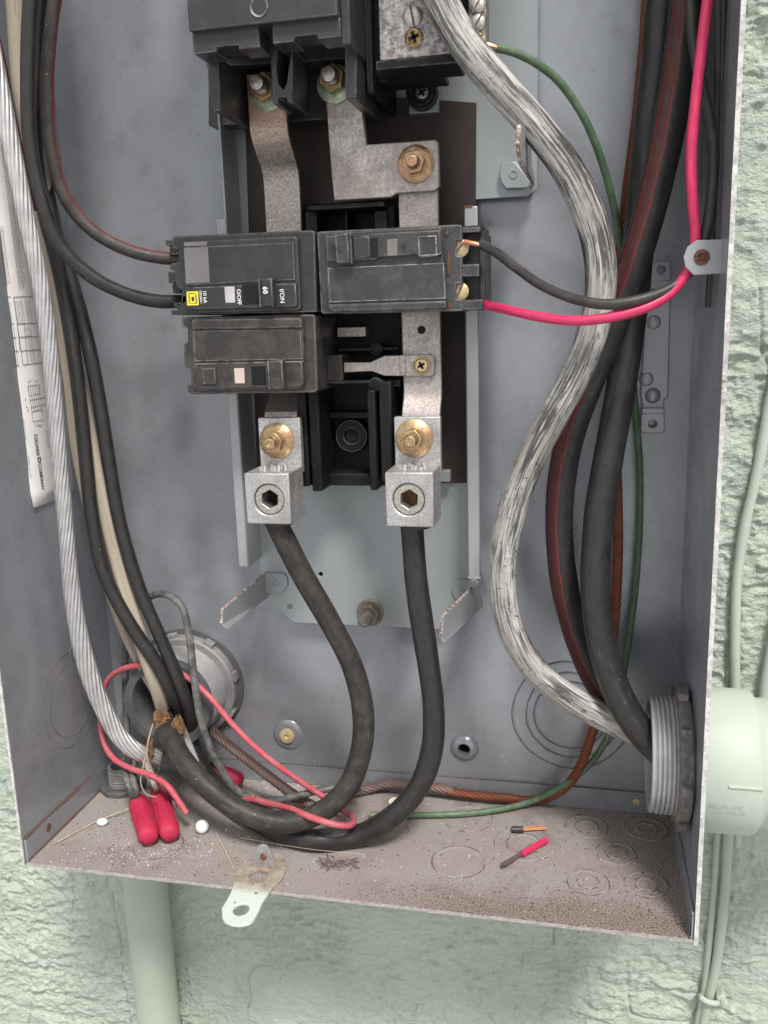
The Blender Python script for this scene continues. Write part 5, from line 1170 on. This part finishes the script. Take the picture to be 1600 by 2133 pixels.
# mud nest clumps in the hub mouth
for (px, py, Y, r, sq, lb) in ((336, 1502, -.050, .0052, (.9, .8, 1.3), 'brown crumbly dry mud clump under the cream wire in the hub mouth'), (372, 1518, -.052, .0050, (.7, .8, 1.5), 'brown dry mud clump hanging between the black wires at the hub'), (432, 1478, -.018, .0036, (1, 1, 1.2), 'small brown mud clump inside the hub rim')):
    single('mud_clump', MB().sphere(P(px, py, Y), r, 14, 10, sq, .62), MAT['nest'], lb, 'mud', smooth=0, group='mud nest remains in the hub')
single('dead_leaf', MB().sphere(P(313, 1557, -.048), .0060, 12, 9, (.35, .3, 1.25), .5), MAT['nest'], 'shrivelled brown leaf beside the end of the aluminium cable', 'leaf', smooth=40)
tuft = MB()
for k in range(38):
    a = np.array(PZ(random.gauss(704, 20), random.gauss(1800, 5), .0008)); an = random.uniform(0, 6.28); l = random.uniform(.002, .005); d = np.array((math.cos(an), math.sin(an), 0))*l
    tuft.tube(spline([a - d, a + np.array((random.uniform(-1, 1), random.uniform(-1, 1), 1.5))*.0009, a + d], .0012), .00022, 4)
single('dried_tuft', tuft, MAT['tuft'], 'flat tuft of dead fibres on the floor before the black feeder', 'debris', smooth=0)
def straw(label, spec, r=.00035):
    single('straw', MB().tube(spline([PZ(x, y, z) for x, y, z in spec], .004), r, 5), MAT['straw'], label, 'straw', smooth=50)
straw('thin straw lying across the floor corner beside the smooth red cap', [(270, 1683, .004), (200, 1712, .001), (150, 1738, .001), (112, 1758, .001)])
straw('thin straw pointing from the white ball to the padlock tab', [(450, 1735, .001), (468, 1770, .001), (488, 1812, .001)])
single('metal_strip', MB().prism([P(372, 1510, -.048), P(382, 1508, -.048), P(414, 1585, -.050), P(412, 1596, -.050), P(404, 1588, -.050)], (0, .0008, 0)), MAT['strand_al'], 'narrow bright metal strip sticking out of the hub mouth', 'metal strip')
# crumbs
def crumbs(name, label, n, areas, rr, mat):
    mb = MB()
    for k in range(n):
        ar = areas[k % len(areas)]; px = random.gauss(ar[0], ar[2]); py = random.gauss(ar[1], ar[3]); c = PZ(px, py, 0)
        if not (.003 < c[0] < W-.003 and -D+.002 < c[1] < -.003): continue
        r = random.uniform(*rr); vs_ = [np.array(c) + np.array((random.uniform(-1, 1)*r, random.uniform(-1, 1)*r, random.uniform(-.2, 1.0)*r)) for _ in range(5)]
        mb.add(vs_, [(0, 1, 2), (0, 1, 3), (1, 2, 3), (0, 2, 4), (1, 2, 4), (0, 3, 4)])
    o = single(name, mb, MAT[mat], label, 'debris', smooth=0, kind='stuff')
crumbs('pale_crumbs', 'scattered pale crumbs and paint flakes over the dusty floor', 3200, [(560, 1640, 80, 12), (540, 1635, 90, 14), (600, 1645, 60, 10), (330, 1770, 110, 22), (480, 1750, 160, 40), (800, 1700, 250, 50), (1100, 1780, 220, 60), (620, 1650, 60, 12), (300, 1780, 70, 12)], (.0002, .00065), 'crumb')
crumbs('dark_crumbs', 'scattered dark grit and droppings on the dusty floor', 2600, [(1350, 1700, 60, 12), (1150, 1890, 180, 14), (900, 1860, 200, 14), (1330, 1880, 60, 40), (760, 1780, 300, 60), (300, 1720, 90, 40), (1240, 1780, 90, 60), (1380, 1800, 20, 80)], (.0002, .0006), 'crumb_dark')
crumbs('coarse_crumbs', 'larger pale plaster bits lying on the dusty floor', 70, [(300, 1775, 90, 18), (520, 1770, 90, 20), (900, 1760, 200, 40), (560, 1650, 80, 12)], (.0006, .0014), 'crumb')

fl = MB()
for k in range(520):                       # plaster flecks stuck to the back sheet and its flange
    px = random.gauss(random.choice((560, 620, 900, 1150, 1300, 480)), 110); py = 1660 - abs(random.gauss(0, 55)); c = np.array(P(px, py, -.0016))
    if not (.004 < c[0] < W-.004 and .003 < c[2] < .07): continue
    if c[2] > FL: c[1] = -.0001
    r = random.uniform(.00012, .00042)
    fl.add([c + np.array((random.uniform(-1, 1)*r, random.uniform(-.6, .1)*r, random.uniform(-1, 1)*r)) for _ in range(4)], [(0, 1, 2), (0, 1, 3), (1, 2, 3), (0, 2, 3)])
single('plaster_flecks', fl, MAT['white'], 'tiny white plaster flecks stuck low on the back sheet', 'debris', smooth=0, kind='stuff')

web = MB()
for a, b, c_ in (((110, 1380, -.06), (100, 1450, -.05), (96, 1500, -.045)), ((150, 1340, -.045), (135, 1400, -.05), (128, 1450, -.055)), ((500, 1745, -.075), (640, 1768, -.078), (760, 1780, -.080))):
    web.tube(spline([P(*a), P(*b), P(*c_)], .004), .00012, 4)
single('cobweb', web, MAT['straw'], 'fine cobweb threads strung by the feeder loop and side sheet', 'cobweb', smooth=0, kind='stuff')
